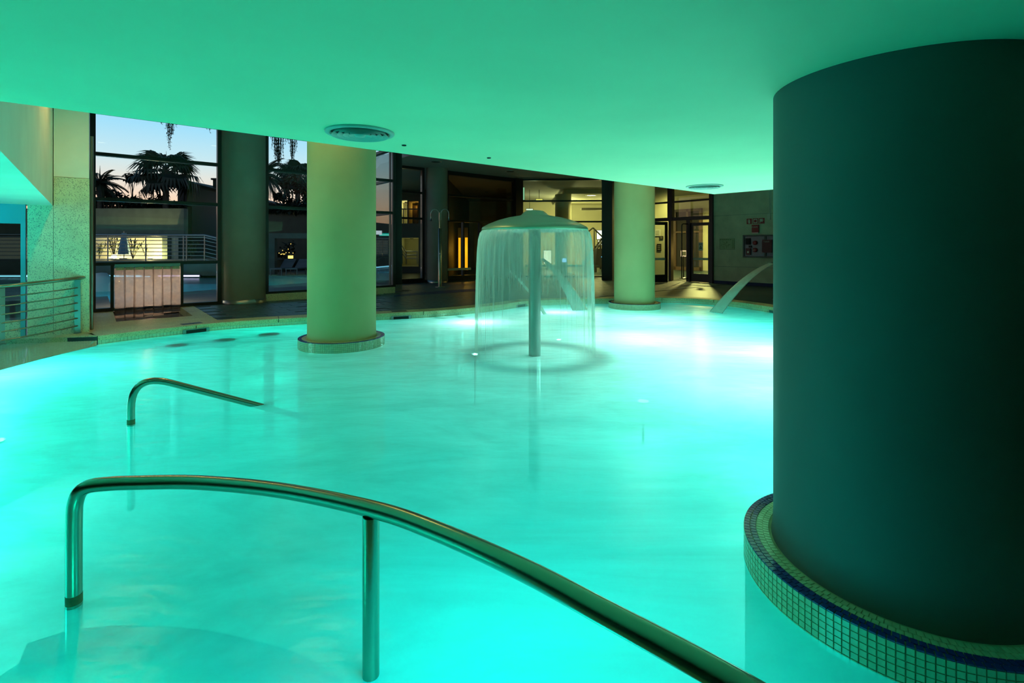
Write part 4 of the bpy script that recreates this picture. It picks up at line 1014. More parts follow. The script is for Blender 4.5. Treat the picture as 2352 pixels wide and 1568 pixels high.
# beam and soffit inside, the lit one carries a downlight
s0 = Q(1288, 452, 28.5); s1 = Q(1387, 452, 28.5)
obj('trim_5', slab_box(s0.x, s1.x+2, 26.8, YB, 4.36, HIGH), M['lobby_wall'], kind='structure', label='lowered yellow lit soffit in the lobby', cat='trim')
dl = Q(1358, 446, 27.6); downlight(dl.x, dl.y, 'bright downlight in the yellow lobby soffit', M['lobby_glow'], r=.32, z=4.36)
lamp('SPOT', (dl.x, dl.y, 4.25), 420, (1, .86, .28), .15, aim=(dl.x, dl.y, 0), spot=160, blend=.6, name='lobby_light')
lamp('POINT', (3.4, 30.8, 3.4), 260, (1, .92, .35), .2, name='lobby_light')
lamp('POINT', (1.3, 29.5, 3.6), 26, (.9, .95, .5), .2, name='lobby_light')
lamp('POINT', (5.6, 31, 3.4), 60, (1, .9, .35), .2, name='lobby_light')
c = Q(1293.5, 560, 27.2); t = thing('lobby_column', 'round column inside the lobby lit yellow on its right', 'column', (c.x, c.y, DK), kind='structure')
obj('shaft', MB().lathe([(.44, DK), (.44, 4.36)], (c.x, c.y, 0), 40), M['lobby_wall'], t)
# beams over the lobby
for u0, v0, u1, v1, Y, lab in ((1312, 458, 1387, 452, 30, 'upper grey beam in the lobby'), (1335, 482, 1388, 478, 31, 'brown beam in the lobby above the stair')):
    a, b = Q(u0, v0, Y), Q(u1, v1, Y); obj('beam', MB().box(((a.x+b.x)/2, Y, (a.z+b.z)/2), ((b-a).length, .25, .14), 0), M['lobby_dark'], label=lab, cat='beam', loc=(a.x, Y, a.z), kind='structure')
# stair: two stringers, treads and posts, with a light wall behind it
t = thing('lobby_stair', 'steel stair rising to the right in front of the white lit wall', 'stair', Q(1345, 610, 29.0))
a, b = Q(1340, 606, 29), Q(1388, 545, 29.6)
for k, off in enumerate((-.45, .45)):
    q = MB().tube([a+Vector((0, off, 0)), b+Vector((0, off, 0))], .06, 6); obj('stringer', q, M['frame'], t)
for k in range(7):
    p = a.lerp(b, (k+.5)/7); q = MB().box((p.x, p.y, p.z+.05), (.2, .95, .04)); obj('tread', q, M['lobby_dark'], t)
for u, v in ((1345, 528), (1365, 525)):
    p = Q(u, v, 28.5); q = MB().box((p.x, p.y, (p.z+DK)/2), (.07, .07, p.z-DK)); obj('post', q, M['steel_dull'], t)
q = MB().tube([Q(1362, 523, 28.5), Q(1388, 548, 28.5)], .045, 6); obj('brace', q, M['frame'], t)
q = MB().tube([Q(1362, 523, 28.5), Q(1346, 536, 28.5)], .045, 6); obj('brace', q, M['frame'], t)
for (u0, v0, u1, v1, lab) in ((1371, 529, 1387, 549, 'white light panel behind the lobby stair, upper one'), (1374, 552, 1387, 562, 'white light panel behind the lobby stair, lower one'),
                              (1249, 575, 1266, 605, 'white lit panel seen through the water curtain')):
    a, b = Q(u0, v1, 31), Q(u1, v0, 31); t = thing('lobby_light', lab, 'lamp', (a.x, 31, a.z), group='white light panels in the lobby')
    obj('diffuser', slab_box(a.x, b.x, 30.97, 31.0, a.z, b.z), M['panel_glow'] if u0 > 1300 else M['panel_dim'], t)
    obj('casing', slab_box(a.x-.03, b.x+.03, 31.0, 31.08, a.z-.03, b.z+.03), M['frame'], t); obj('support', slab_box((a.x+b.x)/2-.03, (a.x+b.x)/2+.03, 31.08, 31.14, DK, b.z), M['frame'], t)
# dark copier like cabinet and a bench
a, b = Q(1366, 607, 27.5), Q(1386, 571, 27.5)
t = thing('lobby_cabinet', 'black cabinet with sloping top beside the wide post in the lobby', 'cabinet', (a.x, 27.5, DK))
q = MB(); w = b.x-a.x; q.hexa([Vector((a.x, 27.2, DK+.25)), Vector((a.x+w, 27.2, DK+.25)), Vector((a.x+w, 27.9, DK+.25)), Vector((a.x, 27.9, DK+.25))], [Vector((a.x+.1, 27.3, b.z)), Vector((a.x+w-.05, 27.3, b.z)), Vector((a.x+w-.05, 27.9, b.z)), Vector((a.x+.1, 27.9, b.z))]); obj('body', q, M['dark'], t)
for k in range(2): obj('leg', MB().box((a.x+.04+k*(w-.09), 27.5, DK+.13), (.05, .5, .26)), M['frame'], t)
obj('indicator', MB().box((a.x+w*.7, 27.19, .98), (.05, .02, .03)), emis('blue_dot', (.1, .5, 1), 4), t, label='small blue indicator light')
a, b = Q(1283, 592, 27.5), Q(1297, 601, 27.5); t = thing('screen', 'small blue glowing screen behind the water curtain', 'screen', (a.x, 26.6, a.z))
obj('display', slab_box(a.x+.1, b.x, 26.58, 26.6, b.z, a.z), emis('screen_blue', (.25, .55, 1.0), 1.2), t); obj('casing', slab_box(a.x+.05, b.x+.05, 26.6, 26.66, DK, a.z+.04), M['lobby_dark'], t)
# glazing bands and rails low in the lobby
for Y, u0, u1, v0, v1, m, lab in ((24.6, 1200, 1386, 608, 613, 'sign_white', 'pale band across the lobby glass'),):
    a, b = Q(u0, v1, 23.0), Q(u1, v0, 22.6); obj('safety_strip', MB().box(((a.x+b.x)/2, 22.95, (a.z+b.z)/2), (b.x-a.x-.25, .01, .09), R(-3.5)), M['sign_white'], bpy.data.objects['window_5'])
for u0, v0, u1, v1, Y, m, lab in ((1198.5, 418, 1204.5, 459, 26, 'tube_reflection', 'tall pale glowing bar as a tube reflection left above the fountain dome'), (1115, 421, 1121, 440, 28, 'tube_reflection2', 'pale glowing bar as a tube reflection in the dark glass front'),  # the pale bars stand in for reflections of tubes in the glass
                              (1046.5, 430, 1050, 434, 27, 'tube_reflection2', 'small pale glowing bar as a lamp reflection in the dark glass front'), (1231, 457, 1246, 459.5, 27, 'lobby_glow2', 'thin yellow light strip above the fountain dome'),
                              (1208.5, 479.5, 1224, 482.5, 27, 'panel_dim', 'thin white light strip touching the fountain dome')):
    a, b = Q(u0, v1, Y), Q(u1, v0, Y); t = thing('light_strip', lab, 'lamp', (a.x, Y, a.z))
    obj('diffuser', slab_box(a.x, b.x, Y-.02, Y, a.z, b.z), M[m], t); obj('casing', slab_box(a.x-.02, b.x+.02, Y, Y+.05, a.z-.02, b.z+.02), M['frame'], t)
    q = MB().tube([((a.x+b.x)/2, Y+.025, b.z), ((a.x+b.x)/2, Y+.025, HIGH)], .012, 6); obj('hanger', q, M['frame'], t)
# orange stone lamps behind the dark doors
for u0, u1, vt, vb, lab in ((1053.3, 1058, 546, 619, 'glowing amber light column left of the door post'), (1068.3, 1074.3, 545.5, 619.5, 'glowing amber light column right of the door post')):
    Y = 25.0; a, b = Q(u0, vb, Y), Q(u1, vt, Y); t = thing('amber_lamp', lab, 'lamp', (a.x, Y, DK), group='amber light columns in the dark lobby')
    obj('glow_panel', slab_box(a.x, b.x, Y-.1, Y, a.z, b.z), M['amber'], t)
    obj('base', slab_box(a.x-.02, b.x+.02, Y-.12, Y+.02, DK, a.z), M['frame'], t)
    obj('cap', slab_box(a.x-.02, b.x+.02, Y-.12, Y+.02, b.z, b.z+.5), M['lobby_dark'], t)
lamp('POINT', (-2.3, 24.4, 1.4), 14, (1, .5, .06), .2, name='amber_light')
a, b = Q(1030, 616, 22.3), Q(1100, 611, 22.3)
obj('safety_strip', MB().box(((a.x+b.x)/2, L2.pt(A2(1065), 0).y-.25, (a.z+b.z)/2), (1.15, .01, .09), TH), M['sign_white'], bpy.data.objects['window_4'])
# ---- room behind the entrance doors
def s4box(a0, a1, b0, b1, z0, z1): return S4.box(MB(), a0, a1, b0, b1, z0, z1)
obj('wall_entrance', s4box(S4.a(1428, 2.6), S4.a(1542, 2.6), 2.6, 2.75, DK, HIGH), M['lobby_wall'], kind='structure', label='yellow lit wall behind the open glass door leaf', cat='wall')
obj('wall_entrance_back', s4box(-12, 4.5, 9.0, 9.2, DK, HIGH), M['lobby_wall'], kind='structure', label='wall at the far end of the entrance corridor', cat='wall')
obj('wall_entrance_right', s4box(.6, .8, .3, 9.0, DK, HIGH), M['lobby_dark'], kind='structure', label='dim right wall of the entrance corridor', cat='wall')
for b, p in ((1.3, 520), (5.5, 1300)):
    c = S4.pt(-3.6 if b > 2 else -2.6, b, 4.35); lamp('SPOT', tuple(c), p, (1, .88, .27), .2, aim=(c.x, c.y, 0), spot=165, blend=.5, name='entrance_light')
    downlight(c.x, c.y, 'lit downlight inside the entrance, ' + ('just behind the doors' if b < 2 else 'deep in the corridor'), M['lobby_glow'], r=.2, z=HIGH)
c = S4.pt(-.7, 3.4, 1.3); lamp('POINT', tuple(c), 70, (1, .66, .14), .2, name='entrance_light')
t = thing('corridor_doors', 'dark brown framed doors at the end of the entrance corridor', 'door', S4.pt(S4.a(1580, 8.7), 8.7, DK), kind='structure')
q = MB()
cx0, cx1 = S4.a(1549, 8.7), S4.a(1613, 8.7); cm = (cx0+cx1)/2; cz1 = S4.z(1580, 480, 8.7)
for a0_, a1_ in ((cx0, cx0+.15), (cm-.07, cm+.07), (cx1-.15, cx1)): S4.box(q, a0_, a1_, 8.6, 8.75, DK, cz1)
for z0_, z1_ in ((cz1-.15, cz1), (2.35, 2.45), (DK, DK+.2)): S4.box(q, cx0, cx1, 8.6, 8.75, z0_, z1_)
obj('door_frame', q, M['brown'], t)
for a0_, a1_ in ((cx0+.15, cm-.07), (cm+.07, cx1-.15)):
    for z0_, z1_ in ((DK+.2, 2.35), (2.45, cz1-.15)): obj('door_panel', s4box(a0_, a1_, 8.66, 8.7, z0_, z1_), M['dark'], t)
# info stand
ip = P(1570, 638.5, DK); t = thing('info_stand', 'black stand with a lit notice frame in the lobby doorway', 'stand', ip)
obj('base', MB().lathe([(.2, DK), (.2, DK+.015), (.03, DK+.04)], (ip.x, ip.y, 0), 20), M['steel_dull'], t)
kz2 = lambda v: CZ+(V0-v)/F*ip.y
obj('post', MB().tube([(ip.x, ip.y, DK+.03), (ip.x, ip.y, kz2(588))], .025, 10), M['frame'], t)
w = 14/F*ip.y; c = Vector((ip.x+.02, ip.y, 0)); z0, z1 = kz2(589), kz2(575)
obj('frame', MB().box((c.x, c.y, (z0+z1)/2), (w, .03, z1-z0), R(-10)), emis('notice_edge', (1, .75, .4), .9), t)
obj('sheet', MB().box((c.x-.004, c.y-.02, (z0+z1)/2), (w*.6, .01, (z1-z0)*.7), R(-10)), M['sheet'], t)
# frames on the yellow wall
WE = Fr(S4.pt(0, 2.58), R(-50))
for u0, v0, u1, v1, m, lab in ((1504, 527, 1517, 542, 'sheet', 'white notice on the yellow wall behind the open door'), (1515, 542, 1523.5, 549.5, 'dark', 'small black plate on the yellow wall behind the open door'), (1509, 560, 1519, 576, 'dark', 'dark framed notice low on the yellow wall behind the open door')):
    x0, x1 = WE.a(u0), WE.a(u1); z1, z0 = WE.z(u0, v0), WE.z(u0, v1); t = thing('wall_notice', lab, 'sign', WE.pt((x0+x1)/2, 0, z0))
    obj('plate', WE.box(MB(), x0, x1, -.02, .0, z0, z1), M[m], t)
    q = MB()
    for k in range(3): WE.box(q, x0+.2*(x1-x0), x0+.8*(x1-x0), -.024, -.02, z0+(z1-z0)*(.2+.25*k), z0+(z1-z0)*(.26+.25*k))
    obj('print', q, M['lobby_wall'] if m == 'dark' else M['leaf2'], t)
# green exit sign
x0, x1 = a4(1624), a4(1634); z1, z0 = S4.z(1629, 480.5), S4.z(1629, 490)
x0, x1 = x0*1.0-.06, x1-.08
t = thing('exit_sign', 'blue glowing exit sign high behind the right lobby door', 'sign', S4.pt((x0+x1)/2, .5, z0))
obj('face', s4box(x0, x1, .48, .5, z0, z1), emis('exit_blue', (.02, .40, 1.0), 1.3), t); obj('casing', s4box(x0-.02, x1+.02, .5, .56, z0-.02, z1+.02), M['frame'], t)
q = MB(); 
for (a, b, c_, d) in ((.15, .2, .3, .75), (.3, .5, .55, .62), (.6, .25, .7, .5), (.7, .6, .85, .8)): S4.box(q, x0+a*(x1-x0), x0+c_*(x1-x0), .474, .48, z0+b*(z1-z0), z0+d*(z1-z0))
obj('symbol', q, emis('exit_white', (.7, .9, 1), 1.5), t)
obj('hanger', s4box((x0+x1)/2-.01, (x0+x1)/2+.01, .52, .54, z1, HIGH), M['frame'], t)

# ---- annex rooms behind the narrow window
YA = 27.0
ax0, ax1 = -8.2, -3.1
t = thing('annex', 'annex facade with lit rooms seen through the narrow window', 'building', (ax0, YA, DK), kind='structure')
def hole_wall(parent, Y, x0, x1, z0, z1, holes, m, th=.15):
    xs = sorted({x0, x1, *[h[0] for h in holes], *[h[1] for h in holes]}); zs = sorted({z0, z1, *[h[2] for h in holes], *[h[3] for h in holes]}); q = MB()
    for i in range(len(xs)-1):
        for j in range(len(zs)-1):
            cx, cz = (xs[i]+xs[i+1])/2, (zs[j]+zs[j+1])/2
            if any(h[0] < cx < h[1] and h[2] < cz < h[3] for h in holes): continue
            q.box((cx, Y, cz), (xs[i+1]-xs[i], th, zs[j+1]-zs[j]))
    return obj('facade_wall', q, m, parent)
def rq(u0, v0, u1, v1, Y): a, b = Q(u0, v1, Y), Q(u1, v0, Y); return (a.x, b.x, a.z, b.z)
h1, h2, h3 = rq(914, 460, 936, 513, YA), rq(938.5, 462, 962, 513, YA), rq(914, 546, 962, 612, YA)
hole_wall(t, YA, ax0, ax1, DK-.1, 6.5, [h1, h2, h3], M['lobby_dark'])
def room(h, dep, m, nm):
    x0, x1, z0, z1 = h; y0, y1 = YA+.075, YA+dep; q = MB()
    q.add([(x0, y1, z0), (x1, y1, z0), (x1, y1, z1), (x0, y1, z1)], [(0, 1, 2, 3)])
    q.add([(x0, y0, z0), (x0, y1, z0), (x0, y1, z1), (x0, y0, z1)], [(0, 1, 2, 3)]); q.add([(x1, y0, z0), (x1, y1, z0), (x1, y1, z1), (x1, y0, z1)], [(3, 2, 1, 0)])
    q.add([(x0, y0, z0), (x1, y0, z0), (x1, y1, z0), (x0, y1, z0)], [(0, 1, 2, 3)]); q.add([(x0, y0, z1), (x1, y0, z1), (x1, y1, z1), (x0, y1, z1)], [(3, 2, 1, 0)])
    return obj(nm, q, m, t)
for h, p, c_, m, nm in ((h1, 9, (1, .85, .42), 'lobby_wall', 'lit_room'), (h2, 2.6, (1, .5, .08), 'lobby_wall', 'amber_room'), (h3, 3.2, (.9, .85, .32), 'lobby_wall', 'stair_hall')):
    rm = room(h, 2.0, M[m], nm); cx = (h[0]+h[1])/2
    lamp('POINT', (cx, YA+.9, h[3]-.25), p, c_, .08, name='room_light')
    rl = MB().cyl((cx, YA+.9), .1, h[3]-.05, h[3]-.005, 12); obj('ceiling_lamp', rl, M['frame'], rm)
# rails and window bars in front of the rooms, picture, shelf, banister
for v in (480.5, 502):
    a, b = Q(910, v-.5, YA-.1), Q(962, v+.5, YA-.1); obj('window_bar', MB().box(((a.x+b.x)/2, YA-.1, a.z), (b.x-a.x, .05, .06)), M['frame'], t)
for u in (926.5,):
    a, b = Q(u, 480, YA-.1), Q(u, 513, YA-.1); obj('window_bar', MB().box((a.x, YA-.1, (a.z+b.z)/2), (.045, .05, a.z-b.z)), M['frame'], t)
a, b = Q(928.5, 478, YA+1.7), Q(935.5, 469, YA+1.7); t2 = thing('wall_picture', 'black and white patterned picture in the lit annex room', 'picture', (a.x, YA+1.95, a.z))
obj('board', slab_box(a.x, b.x, YA+1.95, YA+1.99, a.z, b.z), M['sheet'], t2)
q = MB(); rnd = random.Random(5)
for k in range(14):
    fx_, fz_ = rnd.uniform(0, .85), rnd.uniform(0, .85); q.box((a.x+(fx_+.08)*(b.x-a.x), YA+1.945, a.z+(fz_+.08)*(b.z-a.z)), (.15*(b.x-a.x), .01, .14*(b.z-a.z)))
obj('blots', q, M['dark'], t2, kind='stuff')
a, b = Q(949, 480, YA+1.2), Q(960, 472, YA+1.2); t2 = thing('shelf_box', 'dark box on the ledge in the amber annex room', 'box', (a.x, YA+1.2, h2[2])); obj('body', slab_box(a.x, b.x, YA+1.0, YA+1.4, h2[2], b.z), M['brown'], t2)
t2 = thing('annex_banister', 'steel stair banister in the olive lit annex hall', 'railing', Q(922, 610, YA+.6))
for k in range(3):
    q = MB().tube([Q(920, 560+8*k, YA+.6), Q(932, 577+8*k, YA+.6), Q(960, 577.5+8*k, YA+.6)], .03, 6); obj('rail', q, M['steel_dull'], t2)
for u in (924, 933, 958):
    a, b = Q(u, 577, YA+.6), Q(u, 606, YA+.6); obj('post', MB().tube([b, a], .03, 6), M['steel_dull'], t2)
# floor spot on the deck
fp_ = P(925, 649, DK); obj('floor_light', MB().lathe([(.12, DK), (.12, DK+.012), (0, DK+.016)], (fp_.x, fp_.y, 0), 16), emis('floor_light_glow', (1, .95, .8), 2.5), label='small white light in the floor right of the black pillar', cat='lamp', loc=fp_)

# return glazing between the two glass fronts
L1a = A(912)
RW = Fr(L1.pt(L1a, .1), TH+pi/2)
window.skip = None
window('window_7', RW, .2, 3.1, DK+.1, HIGH, (2.58, 3.6), (), 'glazed return behind the black pillar', fw=.08)

# =================================================================== OUTDOORS
def l1(a, b): return L1.pt(a, b)
opool = [l1(-14, 4.6), l1(CH_A0, 4.6), l1(CH_A0, .28), l1(CH_A1, .28), l1(CH_A1, 4.6), l1(9, 7.2), Vector((-8.2, 24.4, 0)), Vector((-12, 24.6, 0)), Vector((-34, 24.6, 0))]
oground = [l1(-40, .12), l1(8.0, .12), l1(8.0, 3.4), Vector((-8.4, 26.9, 0)), Vector((-8.4, 90, 0)), Vector((-90, 90, 0)), Vector((-90, 0, 0))]
oground[0] = l1(-18, .12); oground[-1] = Vector((-90, 0, 0))
ground = obj('ground_outside', MB().prism(oground, -.3, DK-.03, holes=[opool]), M['outdeck'], kind='structure', label='grey paving around the outdoor pool', cat='ground')
mb = MB(); n = len(opool)
mb.add([(p.x, p.y, -1.2) for p in opool]+[(p.x, p.y, DK-.03) for p in opool], [((i+1) % n, i, n+i, n+(i+1) % n) for i in range(n)]); mb.prism(opool, -1.3, -1.2, sides=False)
obj('outdoor_basin', mb, M['basin'], kind='structure', label='basin of the outdoor pool', cat='pool')
M['outwater'] = water_mat('outdoor_water', milk=(.25, .8, .85), tint=(.5, .85, .9), lo=.15, hi=.35, gloss=.8)
obj('outdoor_water', MB().prism(opool, 0, 0, sides=False, bottom=False), M['outwater'], kind='structure', label='cyan lit water of the outdoor pool behind the glass', cat='water')
for x, y, p, c_ in ((-17.5, 21.5, 120, (.02, .6, 1)), (-11.9, 15.2, 45, (.02, .6, 1)), (-9.8, 21.5, 26, (.01, .75, .62)), (-8.4, 19.6, 14, (.01, .75, .62))): lamp('POINT', (x, y, -.7), p, c_, .2, name='outdoor_pool_light')
# light line at the pool's far rim
t = thing('rim_light', 'bright blue white light line along the far rim of the outdoor pool', 'lamp', (-20, 24.45, .1))
obj('diffuser', slab_box(-27, -17.7, 24.45, 24.5, .05, .14), emis('rim_glow', (.25, .7, 1), 2.2), t); obj('housing', slab_box(-27.05, -17.65, 24.5, 24.58, .03, .16), M['frame'], t)
a = P(372, 634, .12)
t = thing('rim_light', 'violet white light line on the outdoor pool rim behind the right strips', 'lamp', (-16.5, 24.45, .1))
obj('diffuser', slab_box(-17.3, -15.3, 24.45, 24.5, .07, .14), emis('rim_glow_violet', (.75, .6, 1), 2.2), t); obj('housing', slab_box(-17.35, -15.25, 24.5, 24.58, .03, .16), M['frame'], t)
# terrace with retaining wall, railing, lit wall, plants
TZ = .80
terr = obj('terrace', slab_box(-38, -13.2, 25.0, 36, DK-.05, TZ), M['outwall'], kind='structure', label='raised garden terrace behind the outdoor pool', cat='terrace')
t = thing('terrace_railing', 'steel railing along the garden terrace, sloping down at its right end', 'railing', (-20, 25.1, TZ))
yr = 25.15; zr0 = Q(217, 539, yr).z; xk = Q(470, 540, yr).x; xe = -12.6
def rl(z, r): return MB().tube([(-27, yr, z), (xk, yr, z-.02), (xe, yr-.4, z-.62)], r, 8)
obj('handrail', rl(zr0, .05), M['steel_dull'], t); obj('handrail', rl(zr0-.11, .03), M['steel_dull'], t)
for k in range(6): obj('rail', rl(zr0-.27-.19*k, .02), M['steel_dull'], t)
for x in [-26+1.9*i for i in range(6)]+[xk, xk-.9]: obj('post', MB().tube([(x, yr, TZ), (x, yr, zr0)], .03, 8), M['steel_dull'], t)
YW = 30.0
wl = obj('garden_wall', slab_box(-36, Q(402, 545, YW).x, YW, YW+.3, TZ-.05, Q(300, 543, YW).z), M['lightwall'], label='pale garden wall lit by ground lamps behind the railing', cat='wall', kind='structure', loc=(-25, YW, TZ))
obj('garden_wall', slab_box(-40, Q(432, 480, YW+1).x, YW+.6, YW+1.0, TZ-.05, Q(300, 478.5, YW+.6).z), M['outwall'], label='tall dark garden wall above the lit one', cat='wall', kind='structure', loc=(-25, YW+.6, TZ))
obj('garden_pier', slab_box(Q(383, 545, YW).x, Q(395, 545, YW).x, YW-.4, YW-.05, TZ, Q(300, 541, YW).z), M['outwall'], label='dark pier in front of the lit garden wall', cat='pier', kind='structure', loc=(-20, YW, TZ))
for u, lab, p in ((255, 'bright ground lamp at the foot of the garden wall, left one', 70), (345, 'bright ground lamp at the foot of the garden wall, right one', 110)):
    c = Q(u, 591, YW-.9); tt = thing('garden_lamp', lab, 'lamp', (c.x, c.y, TZ), group='ground lamps on the terrace')
    obj('base', MB().cyl((c.x, c.y), .12, TZ, TZ+.06, 14), M['frame'], tt); obj('lens', MB().lathe([(.11, TZ+.06), (.08, TZ+.10), (0, TZ+.12)], (c.x, c.y, 0), 14), emis('garden_glow%d' % u, (1, .85, .5), 8), tt)
    lamp('POINT', (c.x, c.y, TZ+.22), p*1.8, (1, .78, .36), .06, name='garden_light')
c = Q(262, 593, YW-1.6); tt = thing('garden_lamp', 'small round lamp between the two ground lamps', 'lamp', (c.x, c.y, TZ), group='ground lamps on the terrace')
obj('base', MB().cyl((c.x, c.y), .1, TZ, TZ+.05, 14), M['frame'], tt); obj('globe', MB().lathe([(.0, TZ+.04), (.12, TZ+.1), (.14, TZ+.18), (.1, TZ+.27), (0, TZ+.3)], (c.x, c.y, 0), 14), emis('globe_glow', (1, .85, .5), 5), tt)
# folded parasol
c = Q(285, 592, YW-1.8); t = thing('folded_parasol', 'folded pale blue parasol on the terrace behind the railing', 'parasol', (c.x, c.y, TZ))
zt_ = Q(285, 535, YW-1.8).z
q = MB(); n = 24; prof = [(.26, TZ+.30), (.24, TZ+.5), (.16, zt_-.5), (.10, zt_)]
vs_ = [Vector((c.x+r_*(1+.12*cos(8*2*pi*k/n))*cos(2*pi*k/n), c.y+r_*(1+.12*cos(8*2*pi*k/n))*sin(2*pi*k/n), z)) for r_, z in prof for k in range(n)]
q.add(vs_, [(i*n+k, i*n+(k+1) % n, (i+1)*n+(k+1) % n, (i+1)*n+k) for i in range(3) for k in range(n)], True); obj('canopy', q, M['parasol'], t)
obj('pole', MB().tube([(c.x, c.y, TZ), (c.x, c.y, zt_+.1)], .025, 8), M['steel_dull'], t); obj('base', MB().cyl((c.x, c.y), .22, TZ, TZ+.08, 16), M['frame'], t)

# ---- plants
def leaf_quad(q, p, d, l, w, up=Vector((0, 0, 1))):
    d = d.normalized(); s_ = d.cross(up)
    s_ = s_.normalized() if s_.length > 1e-3 else Vector((1, 0, 0))
    q.add([p, p+d*l*.45+s_*w/2, p+d*l, p+d*l*.45-s_*w/2], [(0, 1, 2, 3)])
def frond_mesh(kind, seed, L):
    rnd = random.Random(seed); q = MB()
    if kind == 'fan':
        ps = [Vector((0, 0, 0)), Vector((L*.3, 0, L*.03)), Vector((L*.5, 0, 0))]; q.tube(ps, .014*L, 5)
        n = 22
        for i in range(n):
            a = R(-115+230*i/(n-1)); l = L*(.62-.18*abs(a)/2)*rnd.uniform(.9, 1.05); b = ps[2]
            d = Vector((cos(a), sin(a), 0)); s_ = Vector((-sin(a), cos(a), 0)); w = L*.036
            m1 = b+d*l*.62+Vector((0, 0, -.05*L)); tip = b+d*l*.9+Vector((0, 0, -.30*L*rnd.uniform(.8, 1.3)))
            q.add([b, m1+s_*w, m1-s_*w, tip], [(0, 2, 1), (1, 2, 3)])
    else:
        pts = []; N = 10
        for i in range(N+1):
            f = i/N; pts.append(Vector((L*(f-.12*f*f), 0, L*(.28*f-.62*f*f))))
        q.tube(pts, [.02*L*(1-f/12) for f in range(N+1)], 4)
        for i in range(1, N*4):
            f = i/(N*4); k = min(N-1, int(f*N)); p = pts[k].lerp(pts[k+1], f*N-k)
            for s_ in (-1, 1):
                d = Vector((.55, s_*.8, -.5-.4*f)); leaf_quad(q, p, d, L*.26*(1-.55*f)*rnd.uniform(.8, 1.1), L*.03)
    me = bpy.data.meshes.new('frond'); me.from_pydata([tuple(v) for v in q.v], [], q.f); me.materials.append(M['leaf']); me.update(); return me
FR = {('fan', k): frond_mesh('fan', k, 1.0) for k in range(3)}; FR.update({('feather', k): frond_mesh('feather', k, 1.0) for k in range(3)})
def palm(base, top_z, L, n, kind, label, r=.16, skirt=True, seed=1, group=None):
    rnd = random.Random(seed); t = thing('palm_tree' if kind == 'fan' else 'feather_palm', label, 'tree', base, group=group); b = Vector(base)
    prof = [(r*1.15, b.z), (r, b.z+.6), (r*.95, top_z-1.0), (r*1.5, top_z-.7), (r*1.6, top_z-.25), (r*.8, top_z+.1)]
    obj('trunk', MB().lathe(prof, (b.x, b.y, 0), 14), M['bark'], t)
    for i in range(n):
        f = i/(n-1); el = R(58-95*f)+rnd.uniform(-.1, .1); az = i*2.399+rnd.uniform(-.25, .25); sc_ = L*(.75+.25*f)*rnd.uniform(.9, 1.1)
        piece('frond', FR[(kind, i % 3)], (b.x, b.y, top_z), (rnd.uniform(-.2, .2), -el, az), t, (sc_, sc_, sc_))
    q = MB().tube([(b.x, b.y, top_z), (b.x+.02, b.y, top_z+L*.55)], [.05, .006], 5); obj('spear_leaf', q, M['leaf'], t)
    return t
YP = 33.5
c = Q(381, 392, YP); palm((c.x, YP, .5), c.z, 2.4, 26, 'fan', 'fan palm with a broad crown in the middle of the left window', r=.19)
YP = 31.5; c = Q(229, 418, YP); palm((c.x, YP, .6), c.z, 1.9, 22, 'feather', 'drooping feathery palm at the left edge of the left window', r=.12, seed=4)
c = Q(624, 420, 34); palm((c.x-.6, 34, .5), c.z+.6, 2.4, 22, 'feather', 'drooping palm at the left edge of the second window', r=.14, seed=6)
c = Q(684, 402, 40); palm((c.x, 40, .5), c.z, 2.2, 26, 'fan', 'dark fan palm with a tall trunk in the second window', r=.2, seed=8)
def crown_tree(base, clumps, label, trunk=.07, m='leaf', nm='tree', leaves=150, lw=.13, group=None, seed=1):
    rnd = random.Random(seed); b = Vector(base); t = thing(nm, label, 'tree', b, group=group)
    main = Vector(clumps[0][0])
    q = MB().tube([b, b.lerp(main, .5)+Vector((.05, 0, 0)), main], [trunk, trunk*.8, trunk*.5], 7); obj('trunk', q, M['bark'], t)
    q = MB()
    for c_, rx, rz in clumps:
        c_ = Vector(c_)
        for i in range(int(leaves*rx)):
            th_, u_ = rnd.uniform(0, 2*pi), rnd.uniform(-1, 1); k = rnd.random()**.33; s_ = sqrt(1-u_*u_)
            p = c_+Vector((rx*k*s_*cos(th_), rx*k*s_*sin(th_), rz*k*u_)); d = Vector((rnd.uniform(-1, 1), rnd.uniform(-1, 1), rnd.uniform(-.9, .3)))
            leaf_quad(q, p, d, lw*rnd.uniform(1.3, 2.6), lw*rnd.uniform(.7, 1.2))
    obj('crown', q, M[m], t, kind='stuff')
    if len(clumps) > 1:
        q = MB()
        for c_, rx, rz in clumps[1:]: q.tube([b.lerp(main, .55), Vector(c_)], trunk*.35, 5)
        obj('branches', q, M['bark'], t, kind='stuff')
    return t
def cl(Y, *a): return [(Q(u, v, Y), w/F*Y, h/F*Y) for u, v, w, h in a]
crown_tree((*Q(303, 470, 33).xy, 3.0), cl(33, (303, 402, 13, 9), (296, 411, 8, 5), (311, 408, 8, 4)), 'slim tree with a small tuft crown left of the fan palm', .05, leaves=300, lw=.16, seed=2)
crown_tree((*Q(302, 520, 32).xy, 1.0), cl(32, (302, 462, 22, 11), (286, 458, 14, 8), (318, 462, 16, 11), (305, 476, 18, 9)), 'bushy tree rising over the dark garden wall in the left window', .06, leaves=170, lw=.2, seed=3)
crown_tree((*Q(364, 520, 36).xy, 1.0), cl(36, (364, 458, 18, 12), (350, 462, 8, 7), (374, 460, 10, 8)), 'round brown bush at the foot of the fan palm', .06, leaves=260, lw=.18, seed=5, m='leafb')
crown_tree((*Q(244, 520, 33).xy, 1.0), cl(33, (246, 443, 26, 10), (232, 436, 16, 8), (268, 446, 12, 5)), 'flat crowned tree below the feathery palm in the left window', .06, leaves=190, lw=.18, seed=6)
